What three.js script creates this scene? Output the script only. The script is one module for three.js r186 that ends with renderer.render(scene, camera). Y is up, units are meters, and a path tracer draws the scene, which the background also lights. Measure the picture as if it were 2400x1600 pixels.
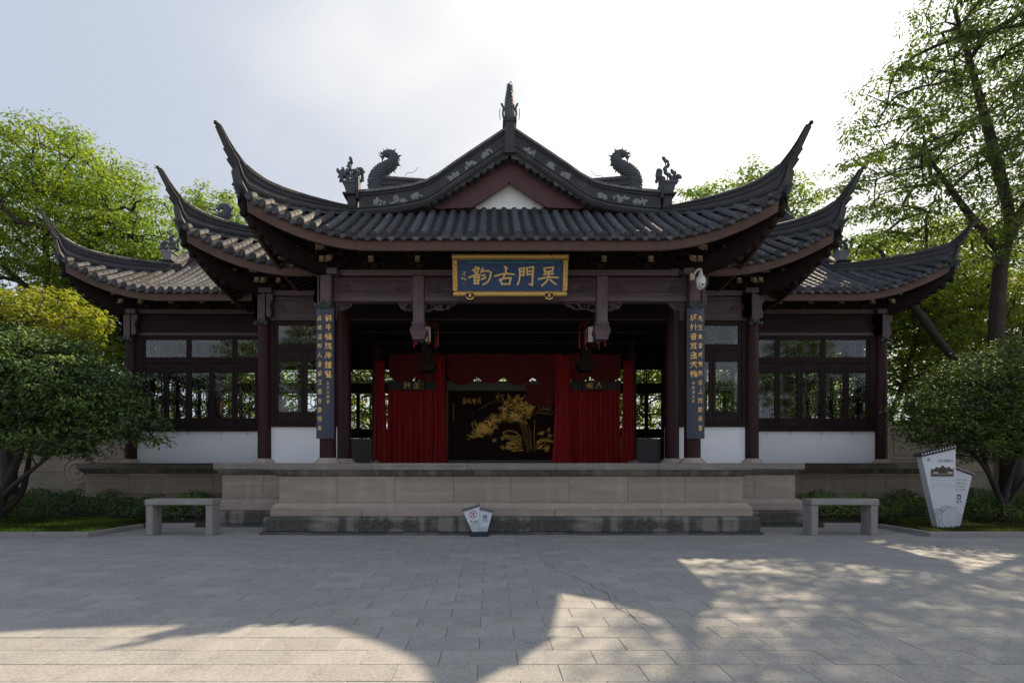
import * as THREE from 'three';
import { mergeGeometries } from 'three/addons/utils/BufferGeometryUtils.js';
import { RoundedBoxGeometry } from 'three/addons/geometries/RoundedBoxGeometry.js';

// ---------------------------------------------------------------- camera, sky, sun, exposure
const scene = new THREE.Scene();
const EYE = new THREE.Vector3(-0.47, 1.58, 0);
const camera = new THREE.PerspectiveCamera(2 * Math.atan(1087 / 1250) * 180 / Math.PI, 2500 / 2174, 0.1, 3000);
camera.position.copy(EYE);
camera.lookAt(EYE.x, EYE.y, -10);
camera.setViewOffset(2500, 2174, 100, 0, 2400, 1600);   // a rising lens: level camera, frame shifted up
camera.updateProjectionMatrix();

const SUN = new THREE.Vector3(0.665, 0.805, -1).normalize();
const SKYGAIN = 0.595, SUNPOWER = 5;

const renderer = new THREE.WebGLRenderer({ antialias: true });
renderer.toneMapping = THREE.LinearToneMapping;
renderer.toneMappingExposure = 1.72;
renderer.shadowMap.enabled = true;

function rng(seed) { let a = seed >>> 0; return () => { a = (a + 0x6d2b79f5) | 0; let t = Math.imul(a ^ (a >>> 15), 1 | a); t = (t + Math.imul(t ^ (t >>> 7), 61 | t)) ^ t; return ((t ^ (t >>> 14)) >>> 0) / 4294967296; }; }
const clamp = (x, a = 0, b = 1) => Math.min(b, Math.max(a, x)), lerp = (a, b, t) => a + (b - a) * t, smooth = (a, b, x) => { const t = clamp((x - a) / (b - a)); return t * t * (3 - 2 * t); };
function hash2(ix, iy, s) { let h = Math.imul(ix, 374761393) + Math.imul(iy, 668265263) + Math.imul(s, 1274126177); h = Math.imul(h ^ (h >>> 13), 1274126177); return ((h ^ (h >>> 16)) >>> 0) / 4294967296; }
function vnoise(x, y, px, py, s) {          // value noise that repeats after px, py cells
  const ix = Math.floor(x), iy = Math.floor(y), fx = x - ix, fy = y - iy, u = fx * fx * (3 - 2 * fx), v = fy * fy * (3 - 2 * fy);
  const w = (a, b) => hash2(((a % px) + px) % px, ((b % py) + py) % py, s);
  return lerp(lerp(w(ix, iy), w(ix + 1, iy), u), lerp(w(ix, iy + 1), w(ix + 1, iy + 1), u), v);
}
function fbm(u, v, fx, fy, oct, s) { let a = 0.5, sum = 0, n = 0; for (let i = 0; i < oct; i++) { sum += a * vnoise(u * fx, v * fy, fx, fy, s + i); n += a; a *= 0.5; fx *= 2; fy *= 2; } return sum / n; }

{ // hazy bright sky: pale blue grey, whitening towards the sun, thin cirrus
  const W = 1024, H = 512, data = new Float32Array(W * H * 4), d = new THREE.Vector3();
  for (let r = 0; r < H; r++) for (let c = 0; c < W; c++) {
    const up = ((r + 0.5) / H - 0.5) * Math.PI, ro = ((c + 0.5) / W - 0.5) * 2 * Math.PI;
    d.set(Math.cos(ro) * Math.cos(up), Math.sin(up), Math.sin(ro) * Math.cos(up));
    const ang = Math.acos(clamp(d.dot(SUN), -1, 1)) * 180 / Math.PI, y = Math.max(d.y, 0);
    const k = 1 / (y + 0.35), cx = d.x * k, cz = d.z * k;
    const w1 = fbm((cx * 0.9 + cz * 0.35) / 8 + 0.5, (cz * 0.8 - cx * 0.5) / 8 + 0.5, 9, 30, 6, 3), w2 = fbm(cx / 8 + 0.5, cz / 8 + 0.5, 7, 7, 5, 9);
    const wisp = smooth(0.5, 0.74, w1) * smooth(0.4, 0.62, w2) * smooth(0.02, 0.2, d.y), veil = smooth(0.3, 0.75, w2) * 0.16;
    const white = clamp(0.98 * Math.exp(-Math.pow(ang / 38, 2)) + 0.3 * Math.exp(-ang / 60) + wisp * 0.75 + veil - 0.1 + Math.exp(-y * 4.5) * 0.45), level = 0.84 + 0.17 * smooth(0.4, 0.66, w1) * smooth(0.3, 0.65, w2) + 0.95 * Math.exp(-Math.pow(ang / 17, 1.6));
    const o = (r * W + c) * 4;
    const base = [0.5, 0.575, 0.72], top = [1, 0.995, 0.985]; for (let i = 0; i < 3; i++) data[o + i] = lerp(base[i], top[i] * level, white) * SKYGAIN;
    data[o + 3] = 1;
  }
  const sky = new THREE.DataTexture(data, W, H, THREE.RGBAFormat, THREE.FloatType);
  sky.mapping = THREE.EquirectangularReflectionMapping; sky.magFilter = THREE.LinearFilter; sky.wrapS = THREE.RepeatWrapping; sky.needsUpdate = true;
  scene.background = sky; scene.environment = sky;
}
const sun = new THREE.DirectionalLight(new THREE.Color().setRGB(1, 0.82, 0.58), SUNPOWER);
sun.name = 'sun'; sun.position.copy(SUN).multiplyScalar(60); sun.target.position.set(0, 0, -10);
sun.castShadow = true; sun.shadow.mapSize.set(2048, 2048);
Object.assign(sun.shadow.camera, { left: -35, right: 35, top: 35, bottom: -35, near: 1, far: 140 });
scene.add(sun, sun.target);

// ---------------------------------------------------------------- helpers
const used = new Map();
function numbered(n) { const k = used.get(n) ?? 0; used.set(n, k + 1); return k ? n + '_' + String(k).padStart(3, '0') : n; }
function tag(o, label, category, group, kind) { if (label) o.userData.label = label; if (category) o.userData.category = category; if (group) o.userData.group = group; if (kind) o.userData.kind = kind; return o; }
function thing(name, label, category, group, at = [0, 0, 0], turn = 0) { const g = new THREE.Group(); g.name = numbered(name); g.position.set(...at); g.rotation.y = turn; scene.add(g); return tag(g, label, category, group); }
function part(name, parent, label) { const g = new THREE.Group(); g.name = name; parent.add(g); if (label) g.userData.label = label; return g; }
function shadowed(m) { m.castShadow = m.receiveShadow = true; return m; }
function boxUV(g) {                           // uv in metres from the dominant axis of each face's normal
  const p = g.attributes.position, n = g.attributes.normal, uv = new Float32Array(p.count * 2);
  for (let i = 0; i < p.count; i++) {
    const x = Math.abs(n.getX(i)), y = Math.abs(n.getY(i)), z = Math.abs(n.getZ(i));
    if (y >= x && y >= z) { uv[2 * i] = p.getX(i); uv[2 * i + 1] = p.getZ(i); } else if (x >= z) { uv[2 * i] = p.getZ(i); uv[2 * i + 1] = p.getY(i); } else { uv[2 * i] = p.getX(i); uv[2 * i + 1] = p.getY(i); }
  }
  g.setAttribute('uv', new THREE.BufferAttribute(uv, 2)); return g;
}
function plain(g) { g = g.index ? g.toNonIndexed() : g.clone(); for (const k of Object.keys(g.attributes)) if (!['position', 'normal', 'uv'].includes(k)) g.deleteAttribute(k); if (!g.attributes.normal) g.computeVertexNormals(); g.clearGroups?.(); return g; }
function merge(list, keepUV) { const g = mergeGeometries(list.map((x) => { const q = plain(x); if (!keepUV || !q.attributes.uv) boxUV(q); return q; })); return g; }
function M(name, geos, mat, parent = scene, keepUV = false) {
  const g = Array.isArray(geos) ? merge(geos, keepUV) : geos;
  const m = shadowed(new THREE.Mesh(g, mat)); m.name = parent === scene ? numbered(name) : name; parent.add(m); return m;
}
const box = (x0, x1, y0, y1, z0, z1) => new THREE.BoxGeometry(Math.abs(x1 - x0), Math.abs(y1 - y0), Math.abs(z1 - z0)).translate((x0 + x1) / 2, (y0 + y1) / 2, (z0 + z1) / 2);
function rbox(x0, x1, y0, y1, z0, z1, r = 0.012, seg = 1) { const w = Math.abs(x1 - x0), h = Math.abs(y1 - y0), d = Math.abs(z1 - z0); return new RoundedBoxGeometry(w, h, d, seg, Math.min(r, w * 0.45, h * 0.45, d * 0.45)).translate((x0 + x1) / 2, (y0 + y1) / 2, (z0 + z1) / 2); }
const cyl = (x, y0, y1, z, r0, r1 = r0, n = 20) => new THREE.CylinderGeometry(r1, r0, y1 - y0, n).translate(x, (y0 + y1) / 2, z);
const V = (x, y, z) => new THREE.Vector3(x, y, z);
const tube = (pts, r, n = 6, seg) => new THREE.TubeGeometry(new THREE.CatmullRomCurve3(pts.map((p) => V(...p))), seg ?? Math.max(3, pts.length * 3), r, n, false);
function bar(a, b, r, n = 6) { const A = V(...a), B = V(...b), L = A.distanceTo(B), g = new THREE.CylinderGeometry(r, r, L, n); g.applyQuaternion(new THREE.Quaternion().setFromUnitVectors(V(0, 1, 0), B.clone().sub(A).normalize())); const c = A.add(B).multiplyScalar(0.5); return g.translate(c.x, c.y, c.z); }
function hexa(b, t) {                         // block between a bottom and a top rectangle: [x0, x1, z0, z1, y]
  const v = []; for (const r of [b, t]) v.push([r[0], r[4], r[2]], [r[1], r[4], r[2]], [r[1], r[4], r[3]], [r[0], r[4], r[3]]);
  const f = [[3, 2, 6, 7], [1, 0, 4, 5], [0, 3, 7, 4], [2, 1, 5, 6], [4, 7, 6, 5], [0, 1, 2, 3]], pos = [];
  for (const [a, c, d, e] of f) for (const i of [a, c, d, a, d, e]) pos.push(...v[i]);
  const g = new THREE.BufferGeometry(); g.setAttribute('position', new THREE.Float32BufferAttribute(pos, 3)); g.computeVertexNormals(); return g;
}
function sheet(rows, close = false) {         // grid of points -> surface
  const nr = rows.length, nc = rows[0].length, pos = new Float32Array(nr * nc * 3), idx = [];
  rows.forEach((r, i) => r.forEach((p, j) => pos.set(p, (i * nc + j) * 3)));
  for (let i = 0; i + 1 < nr; i++) for (let j = 0; j + 1 < nc + (close ? 1 : 0); j++) { const k = (j + 1) % nc, a = i * nc + j, b = i * nc + k, c = (i + 1) * nc + j, d = (i + 1) * nc + k; idx.push(a, b, d, a, d, c); }
  const g = new THREE.BufferGeometry(); g.setAttribute('position', new THREE.BufferAttribute(pos, 3)); g.setIndex(idx); g.computeVertexNormals(); return g;
}
function flat(g) { g = g.toNonIndexed ? (g.index ? g.toNonIndexed() : g) : g; g.computeVertexNormals(); return g; }

// ---------------------------------------------------------------- materials
function tex(n, fn, srgb = true, m = n) {     // fn(u, v) -> [r, g, b] in 0..1 (or one number)
  const d = new Uint8Array(n * m * 4);
  for (let y = 0; y < m; y++) for (let x = 0; x < n; x++) { let c = fn(x / n, y / m); if (typeof c === 'number') c = [c, c, c]; const o = (y * n + x) * 4; for (let k = 0; k < 3; k++) d[o + k] = clamp(c[k]) * 255; d[o + 3] = 255; }
  const t = new THREE.DataTexture(d, n, m); t.wrapS = t.wrapT = THREE.RepeatWrapping; t.magFilter = THREE.LinearFilter; t.minFilter = THREE.LinearFilter; if (srgb) t.colorSpace = THREE.SRGBColorSpace; t.needsUpdate = true; return t;
}
function scaled(t, sx, sy = sx) { const c = t.clone(); c.repeat.set(1 / sx, 1 / sy); c.needsUpdate = true; return c; }
const S = (l) => (l <= 0.0031308 ? l * 12.92 : 1.055 * Math.pow(l, 1 / 2.4) - 0.055);
const tint = (rgb, k) => rgb.map((c) => S(Math.max(0, c * k)));
const mat = (rgb, rough = 0.8, extra = {}) => { const m = new THREE.MeshPhysicalMaterial({ roughness: rough, side: THREE.DoubleSide, ...extra }); m.color.setRGB(...rgb); return m; };
const noiseBump = tex(256, (u, v) => fbm(u, v, 32, 32, 4, 5), false);
const speckBump = tex(256, (u, v) => 0.6 * hash2(u * 256, v * 256, 4) + 0.4 * fbm(u, v, 64, 64, 2, 8), false);
const granite = (rgb, seed, spot = 0.35) => tex(512, (u, v) => { const s = hash2(u * 512 | 0, v * 512 | 0, seed), f = fbm(u, v, 6, 6, 4, seed + 3), g = fbm(u, v, 90, 90, 2, seed + 7); return tint(rgb, 0.72 + 0.3 * f + spot * (g - 0.5) + 0.22 * (s - 0.5)); });
const PAV = [[0.33, 0.322, 0.312], [0.312, 0.306, 0.298], [0.35, 0.34, 0.327], [0.32, 0.314, 0.306], [0.338, 0.331, 0.322]];
const pavTex = tex(512, (u, v) => { const s = hash2(u * 512 | 0, v * 512 | 0, 21), f = fbm(u, v, 5, 5, 5, 24), g = fbm(u, v, 90, 90, 2, 28), d = smooth(0.6, 0.78, fbm(u, v, 9, 9, 4, 33)); return tint([0.98, 0.98, 0.98], 0.74 + 0.3 * f + 0.5 * (g - 0.5) + 0.22 * (s - 0.5) - 0.07 * d); });
const paving = PAV.map((c, i) => { const t = scaled(pavTex, 1.3); t.offset.set(i * 0.37, i * 0.21); return mat(c, 0.78, { map: t, bumpMap: scaled(speckBump, 0.5), bumpScale: 0.0012, specularIntensity: 0.6 }); });
const groundMat = mat([0.32, 0.315, 0.305], 0.95, { map: scaled(pavTex, 2) });
const stoneRGB = [0.41, 0.35, 0.29];
const stoneTex = granite(stoneRGB, 31, 0.4);
const stone = [0, 1, 2, 3].map((i) => { const t = scaled(stoneTex, 1.7); t.offset.set(i * 0.29, i * 0.41); const k = [0.98, 1.06, 0.9, 1.0][i], w = [1, 0.97, 0.99, 1.03][i]; return mat([k, k * w, k * w * 0.995], 0.85, { map: t, bumpMap: scaled(speckBump, 0.7), bumpScale: 0.002 }); });
// stone with black rain streaks and lichen; the streaks start at the top of each course
function streaked(rgb, seed, amount, H) {
  return tex(1024, (u, v) => {
    const col = fbm(u, v * 0.3, 37, 1, 5, seed), pat = fbm(u, v, 11, 2, 5, seed + 11), grain = fbm(u, v, 160, 40, 3, seed + 5), s = hash2(u * 1024 | 0, v * 512 | 0, seed);
    const st = smooth(0.28, 0.56, pat * 0.5 + col * 0.5) * (0.5 + 0.5 * smooth(0.3, 0.6, grain)) * (0.8 + 0.4 * s) * smooth(0.99, 0.86, v) * amount;
    const f = fbm(u, v, 8, 8, 3, seed + 3), base = 0.78 + 0.3 * f + 0.18 * (s - 0.5);
    const dark = [0.052, 0.05, 0.043];
    return [0, 1, 2].map((k) => S(lerp(rgb[k] * base, dark[k] * (0.7 + 0.6 * s), clamp(st))));
  }, true, 512);
}
const plinthTex = streaked([0.22, 0.2, 0.175], 51, 1.25), capTex = streaked([0.31, 0.28, 0.245], 61, 0.42), cornTex = streaked([0.27, 0.235, 0.195], 71, 0.8), bodyTex = streaked(stoneRGB, 81, 0.22);
const carvedBump = tex(512, (u, v) => { const k = 24, x = (u * k) % 1, petal = Math.sqrt(Math.max(0, 1 - Math.pow((x - 0.5) * 2.1, 2))) * (0.4 + 0.6 * Math.sin(v * Math.PI)); return 0.2 + 0.6 * petal + 0.2 * fbm(u, v, 64, 32, 3, 7); }, false, 128);
const plinthMat = mat([1, 1, 1], 0.88, { map: scaled(plinthTex, 7.3, 0.4), bumpMap: scaled(speckBump, 0.6), bumpScale: 0.003 });
const plinthMat2 = plinthMat.clone(); plinthMat2.map = scaled(plinthTex, 5.9, 0.4); plinthMat2.map.offset.set(0.37, 0);
const capMat = [0, 1, 2].map((i) => { const t = scaled(capTex, 6.1, 0.9); t.offset.set(i * 0.31, i * 0.17); return mat([1, 1, 1], 0.85, { map: t, bumpMap: scaled(speckBump, 0.7), bumpScale: 0.002 }); });
const cornMat = mat([1, 1, 1], 0.88, { map: scaled(cornTex, 6.7, 0.55), bumpMap: scaled(carvedBump, 3.6, 0.16), bumpScale: 0.03 });
const cymaMat = mat([1, 1, 1], 0.88, { map: scaled(bodyTex, 5.1, 1.1), bumpMap: scaled(carvedBump, 5.2, 0.2), bumpScale: 0.014 });
const bodyMat = [0, 1, 2, 3].map((i) => { const t = scaled(bodyTex, 4.7, 1.3); t.offset.set(i * 0.27, i * 0.23); const k = [0.98, 1.05, 0.93, 1.0][i]; return mat([k, k * [1, 0.96, 0.99, 0.97][i], k * [1, 0.97, 0.985, 0.96][i]], 0.86, { map: t, bumpMap: scaled(speckBump, 0.6), bumpScale: 0.002 }); });
const benchMat = mat([1, 1, 1], 0.85, { map: scaled(granite([0.34, 0.32, 0.305], 33, 0.6), 0.9), bumpMap: scaled(speckBump, 0.4), bumpScale: 0.002 });

const woodTex = tex(512, (u, v) => { const g = fbm(u, v, 4, 90, 4, 13), f = fbm(u, v, 6, 6, 4, 17), s = fbm(u, v, 14, 3, 3, 19); const k = 0.55 + 0.45 * g + 0.5 * (f - 0.4) + 0.25 * (s - 0.5); return [S(0.55 * k), S(0.55 * k * (0.93 + 0.1 * s)), S(0.55 * k * (0.95 + 0.1 * s))]; });
const woodTexV = tex(512, (u, v) => { const g = fbm(u, v, 90, 4, 4, 13), f = fbm(u, v, 6, 6, 4, 27), k = 0.55 + 0.45 * g + 0.55 * (f - 0.4); return [S(0.55 * k), S(0.55 * k), S(0.55 * k)]; });
const wood = mat([0.15, 0.088, 0.1], 0.5, { map: scaled(woodTex, 1.8), bumpMap: scaled(noiseBump, 0.5), bumpScale: 0.003 });
const woodWorn = mat([0.26, 0.185, 0.21], 0.6, { map: scaled(woodTex, 2.3), bumpMap: scaled(noiseBump, 0.5), bumpScale: 0.003 });
const woodDark = mat([0.046, 0.024, 0.026], 0.6, { specularIntensity: 0.35, map: scaled(woodTex, 1.6), bumpMap: scaled(noiseBump, 0.5), bumpScale: 0.003 });
const woodV = mat([0.07, 0.021, 0.025], 0.5, { specularIntensity: 0.45, map: scaled(woodTexV, 1.5), bumpMap: scaled(noiseBump, 0.7), bumpScale: 0.003 });
const blackWood = mat([0.035, 0.024, 0.023], 0.7, { specularIntensity: 0.3, map: scaled(woodTex, 1.6) });
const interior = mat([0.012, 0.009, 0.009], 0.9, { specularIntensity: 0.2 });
const tanWood = mat([0.34, 0.26, 0.17], 0.7);
const redBoard = mat([0.13, 0.036, 0.038], 0.5, { map: scaled(woodTex, 1.7) });
const fasciaMat = mat([0.18, 0.098, 0.078], 0.6, { map: scaled(woodTex, 2.1) });
const grey = (rgb, seed) => tex(512, (u, v) => { const f = fbm(u, v, 7, 7, 5, seed), l = smooth(0.55, 0.75, fbm(u, v, 16, 16, 4, seed + 4)), s = hash2(u * 512 | 0, v * 512 | 0, seed); return [0, 1, 2].map((k) => S(rgb[k] * (0.6 + 0.7 * f + 0.14 * (s - 0.5)) + l * 0.035)); });
const tileTex = grey([0.054, 0.058, 0.069], 41);
const tileMat = [0, 1, 2, 3].map((i) => { const t = scaled(tileTex, 1.9); t.offset.set(i * 0.31, i * 0.47); const k = [1, 0.75, 1.3, 0.92][i]; return mat([k * [1, 1, 1.02, 1.05][i], k, k * [1.03, 1, 0.96, 0.92][i]], 0.75, { specularIntensity: 0.6, map: t, bumpMap: scaled(noiseBump, 0.6), bumpScale: 0.004 }); });
const panMat = mat([0.45, 0.44, 0.43], 0.85, { map: scaled(tileTex, 1.3), bumpMap: scaled(noiseBump, 0.4), bumpScale: 0.006 });
const ridgeMat = mat([0.36, 0.37, 0.41], 0.75, { map: scaled(grey([0.1, 0.1, 0.106], 43), 2.3), bumpMap: scaled(noiseBump, 0.8), bumpScale: 0.004 });
const ridgeTop = mat([1, 1, 1], 0.85, { map: scaled(tex(512, (u, v) => { const f = fbm(u, v, 40, 12, 4, 91), k = smooth(0.42, 0.7, f); return [S(lerp(0.05, 0.24, k)), S(lerp(0.05, 0.24, k)), S(lerp(0.052, 0.235, k))]; }), 1.7) });
const ornMat = mat([0.065, 0.08, 0.095], 0.65, { bumpMap: scaled(noiseBump, 0.3), bumpScale: 0.006 });
const reliefMat = mat([0.2, 0.21, 0.24], 0.8);
const plaster = mat([0.86, 0.89, 0.94], 0.8, { map: scaled(tex(512, (u, v) => { const f = fbm(u, v, 3, 5, 4, 55), st = fbm(u, v, 60, 2, 3, 57); const k = 0.8 + 0.2 * f + 0.14 * (st - 0.5) * smooth(0.3, 0.7, f) - 0.1 * smooth(0.62, 0.8, fbm(u, v, 18, 3, 4, 59)) - 0.3 * smooth(0.585, 0.515, v) * smooth(0.3, 0.7, fbm(u, v, 26, 18, 4, 63)) * (v > 0.5 ? 1 : 0) - 0.34 * smooth(0.7, 0.835, v) * smooth(0.45, 0.75, fbm(u, v * 0.2, 44, 2, 4, 67)) * (v < 0.84 ? 1 : 0); return [S(k), S(k), S(k * 0.995)]; }), 3.1) });
const greyPlaster = mat([0.33, 0.34, 0.34], 0.85);
const gold = mat([0.95, 0.66, 0.22], 0.38, { metalness: 0.3 });
const goldFrame = mat([0.92, 0.6, 0.19], 0.42, { metalness: 0.25, map: null, bumpMap: scaled(tex(512, (u, v) => { const x = (u * 8) % 1, y = (v * 8) % 1; return 0.5 + 0.5 * Math.sin(14 * Math.hypot(x - 0.5, y - 1)) * 0.7 + 0.3 * fbm(u, v, 64, 64, 3, 6); }, false), 1.0), bumpScale: 0.03 });
const blueBoard = mat([0.006, 0.05, 0.165], 0.5, { map: scaled(woodTexV, 0.8) }); blueBoard.color.setRGB(0.013, 0.1, 0.32);
const curtainMat = mat([0.34, 0.009, 0.012], 0.8, { sheen: 0.5, sheenRoughness: 0.5, transmission: 0, bumpMap: scaled(noiseBump, 0.25), bumpScale: 0.004 }); curtainMat.sheenColor.setRGB(0.5, 0.05, 0.05);
const glass = mat([0.9, 0.93, 0.95], 0.03, { transmission: 1, thickness: 0, ior: 1.52, specularIntensity: 1 });
const whitePaint = mat([0.78, 0.79, 0.8], 0.4);
const navy = mat([0.018, 0.024, 0.045], 0.5);
const lattMat = mat([0.075, 0.065, 0.055], 0.7);
const bark = (rgb) => mat([1, 1, 1], 0.9, { map: scaled(tex(256, (u, v) => { const f = fbm(u, v, 24, 5, 4, 77), g = fbm(u, v, 6, 6, 3, 78); return tint(rgb, 0.5 + 0.7 * f + 0.5 * (g - 0.4)); }), 0.8), bumpMap: scaled(noiseBump, 0.3), bumpScale: 0.015 });
const barkDark = bark([0.055, 0.044, 0.04]), barkGrey = bark([0.2, 0.18, 0.16]);
const leafMat = (trans = 0.45, rough = 0.85) => mat([1, 1, 1], rough, { vertexColors: true, transmission: trans, thickness: 0, specularIntensity: 0.25 });
const soil = mat([0.07, 0.055, 0.035], 1, { map: scaled(pavTex, 1.1) });
const valanceMat = curtainMat.clone(); valanceMat.color.setRGB(0.13, 0.006, 0.008);
// ---------------------------------------------------------------- ground and plaza
{
  const g = new THREE.PlaneGeometry(900, 900); g.rotateX(-Math.PI / 2); g.translate(0, -0.06, -60); boxUV(g);
  tag(M('ground', g, groundMat), null, null, null, 'structure');
}
{ // running-bond granite slabs; the 300 that show largest are pieces of their own, the rest one mesh
  const plaza = thing('plaza'); plaza.userData.kind = 'structure'; plaza.userData.label = 'grey granite slab plaza in front of the stage, laid in running bond';
  const W = 0.63, D = 0.325, G = 0.002, r = rng(5), geo = [];
  const slab = () => { const b = 0.003, g = hexa([-W / 2 + G, W / 2 - G, -D / 2 + G, D / 2 - G, -0.05], [-W / 2 + G, W / 2 - G, -D / 2 + G, D / 2 - G, -b]), t = hexa([-W / 2 + G, W / 2 - G, -D / 2 + G, D / 2 - G, -b], [-W / 2 + G + b, W / 2 - G - b, -D / 2 + G + b, D / 2 - G - b, 0]); return merge([g, t]); };
  for (let i = 0; i < 5; i++) { const g = slab(); const uv = g.attributes.uv; const ox = r() * 3, oy = r() * 3; for (let k = 0; k < uv.count; k++) uv.setXY(k, uv.getX(k) + ox, uv.getY(k) + oy); geo.push(g); }
  const rest = [[], [], [], [], []]; let n = 0;
  for (let row = -8; row < 40; row++) {
    const d = 0.9 + 0.06 + row * D + D / 2, shift = (row & 1) * W / 2 + 0.06;
    for (let k = -38; k < 38; k++) {
      const x = k * W + shift, vis = 0.96 * d, own = d > 3.7 && Math.abs(x - 0.04 * d + 0.47) < vis + 0.2 && n < 300;
      const inBed = d > 11.45 && Math.abs(x) > 9.0; if (inBed || d > 13.4 || Math.abs(x) > 22) continue;
      const m = Math.floor(clamp(vnoise(x * 0.35 + 50, d * 0.5 + 50, 999, 999, 6) * 0.8 + r() * 0.5 - 0.15, 0, 0.99) * 5), gi = Math.floor(r() * 5), y = -0.002 + (r() - 0.5) * 0.003;
      if (own) { const s = shadowed(new THREE.Mesh(geo[gi], paving[m])); s.name = 'paving_slab'; s.position.set(x, y, -d); s.rotation.x = (r() - 0.5) * 0.003; s.rotation.z = (r() - 0.5) * 0.003; plaza.add(s); n++; }
      else rest[m].push(geo[gi].clone().translate(x, y, -d));
    }
  }
  rest.forEach((l, i) => { const s = shadowed(new THREE.Mesh(mergeGeometries(l), paving[i])); s.name = 'distant_paving'; s.userData.kind = 'stuff'; plaza.add(s); });
  M('mortar_bed', box(-24, 24, -0.05, -0.014, -13.6, 3), mat([0.24, 0.235, 0.228], 0.95), plaza);
  // a crack that runs across some slabs towards the terrace
  const crack = []; let cx = 0.42, cd = 8.6; const pts = [[cx, cd]]; const rr = rng(12); while (cd > 5.2) { cd -= 0.12 + 0.12 * rr(); cx += (rr() - 0.25) * 0.14; pts.push([cx, cd]); }
  for (let i = 0; i + 1 < pts.length; i++) { const [a, b] = pts[i], [c, d] = pts[i + 1], w = 0.0035; crack.push(sheet([[[a - w, 0.003, -b], [a + w, 0.003, -b]], [[c - w, 0.003, -d], [c + w, 0.003, -d]]])); }
  M('crack', crack, mat([0.04, 0.04, 0.04], 1), plaza);
}
// ---------------------------------------------------------------- planting beds
const r3 = rng(77);
for (const s of [-1, 1]) {
  const bed = M('garden_bed', [box(s * 9.29, s * 40, -0.05, 0.075, -11.64, -30), box(s * 7.5, s * 9.29, -0.05, 0.0745, -13.38, -16)], soil);
  tag(bed, s < 0 ? 'planting bed of soil at the foot of the terrace, on the dark leafy tree side' : 'planting bed of soil at the foot of the terrace, on the tall sign side', null, null, 'structure');
  const k = thing('kerb', s < 0 ? 'low granite kerb round the lawn below the dark glossy-leaved tree' : 'low granite kerb round the lawn on which the tall sign stands', 'kerb', 'kerbs round the planting beds'); k.userData.kind = 'structure'; delete k.userData.category;
  const run = (xa, da, xb, db) => { const L = Math.hypot(xb - xa, db - da), n = Math.max(1, Math.round(L / 1.2)); for (let i = 0; i < n; i++) { const t0 = i / n, t1 = (i + 1) / n, x0 = lerp(xa, xb, t0), d0 = lerp(da, db, t0), ang = Math.atan2(db - da, xb - xa), l = L / n; const m = M('kerb_stone', rbox(0.003, l - 0.003, -0.03, 0.1 + r3() * 0.004, -0.11, 0, 0.012), benchMat, k); m.position.set(x0, 0, -d0); m.rotation.y = ang; } };
  if (s < 0) { run(-26, 11.55, -9.2, 11.55); run(-9.2, 11.56, -9.06, 13.2); run(-9.06, 13.24, -7.86, 13.3); }
  else { run(9.1, 11.6, 26, 11.6); run(9.12, 13.2, 9.1, 11.62); run(7.86, 13.3, 9.1, 13.26); }
}
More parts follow.
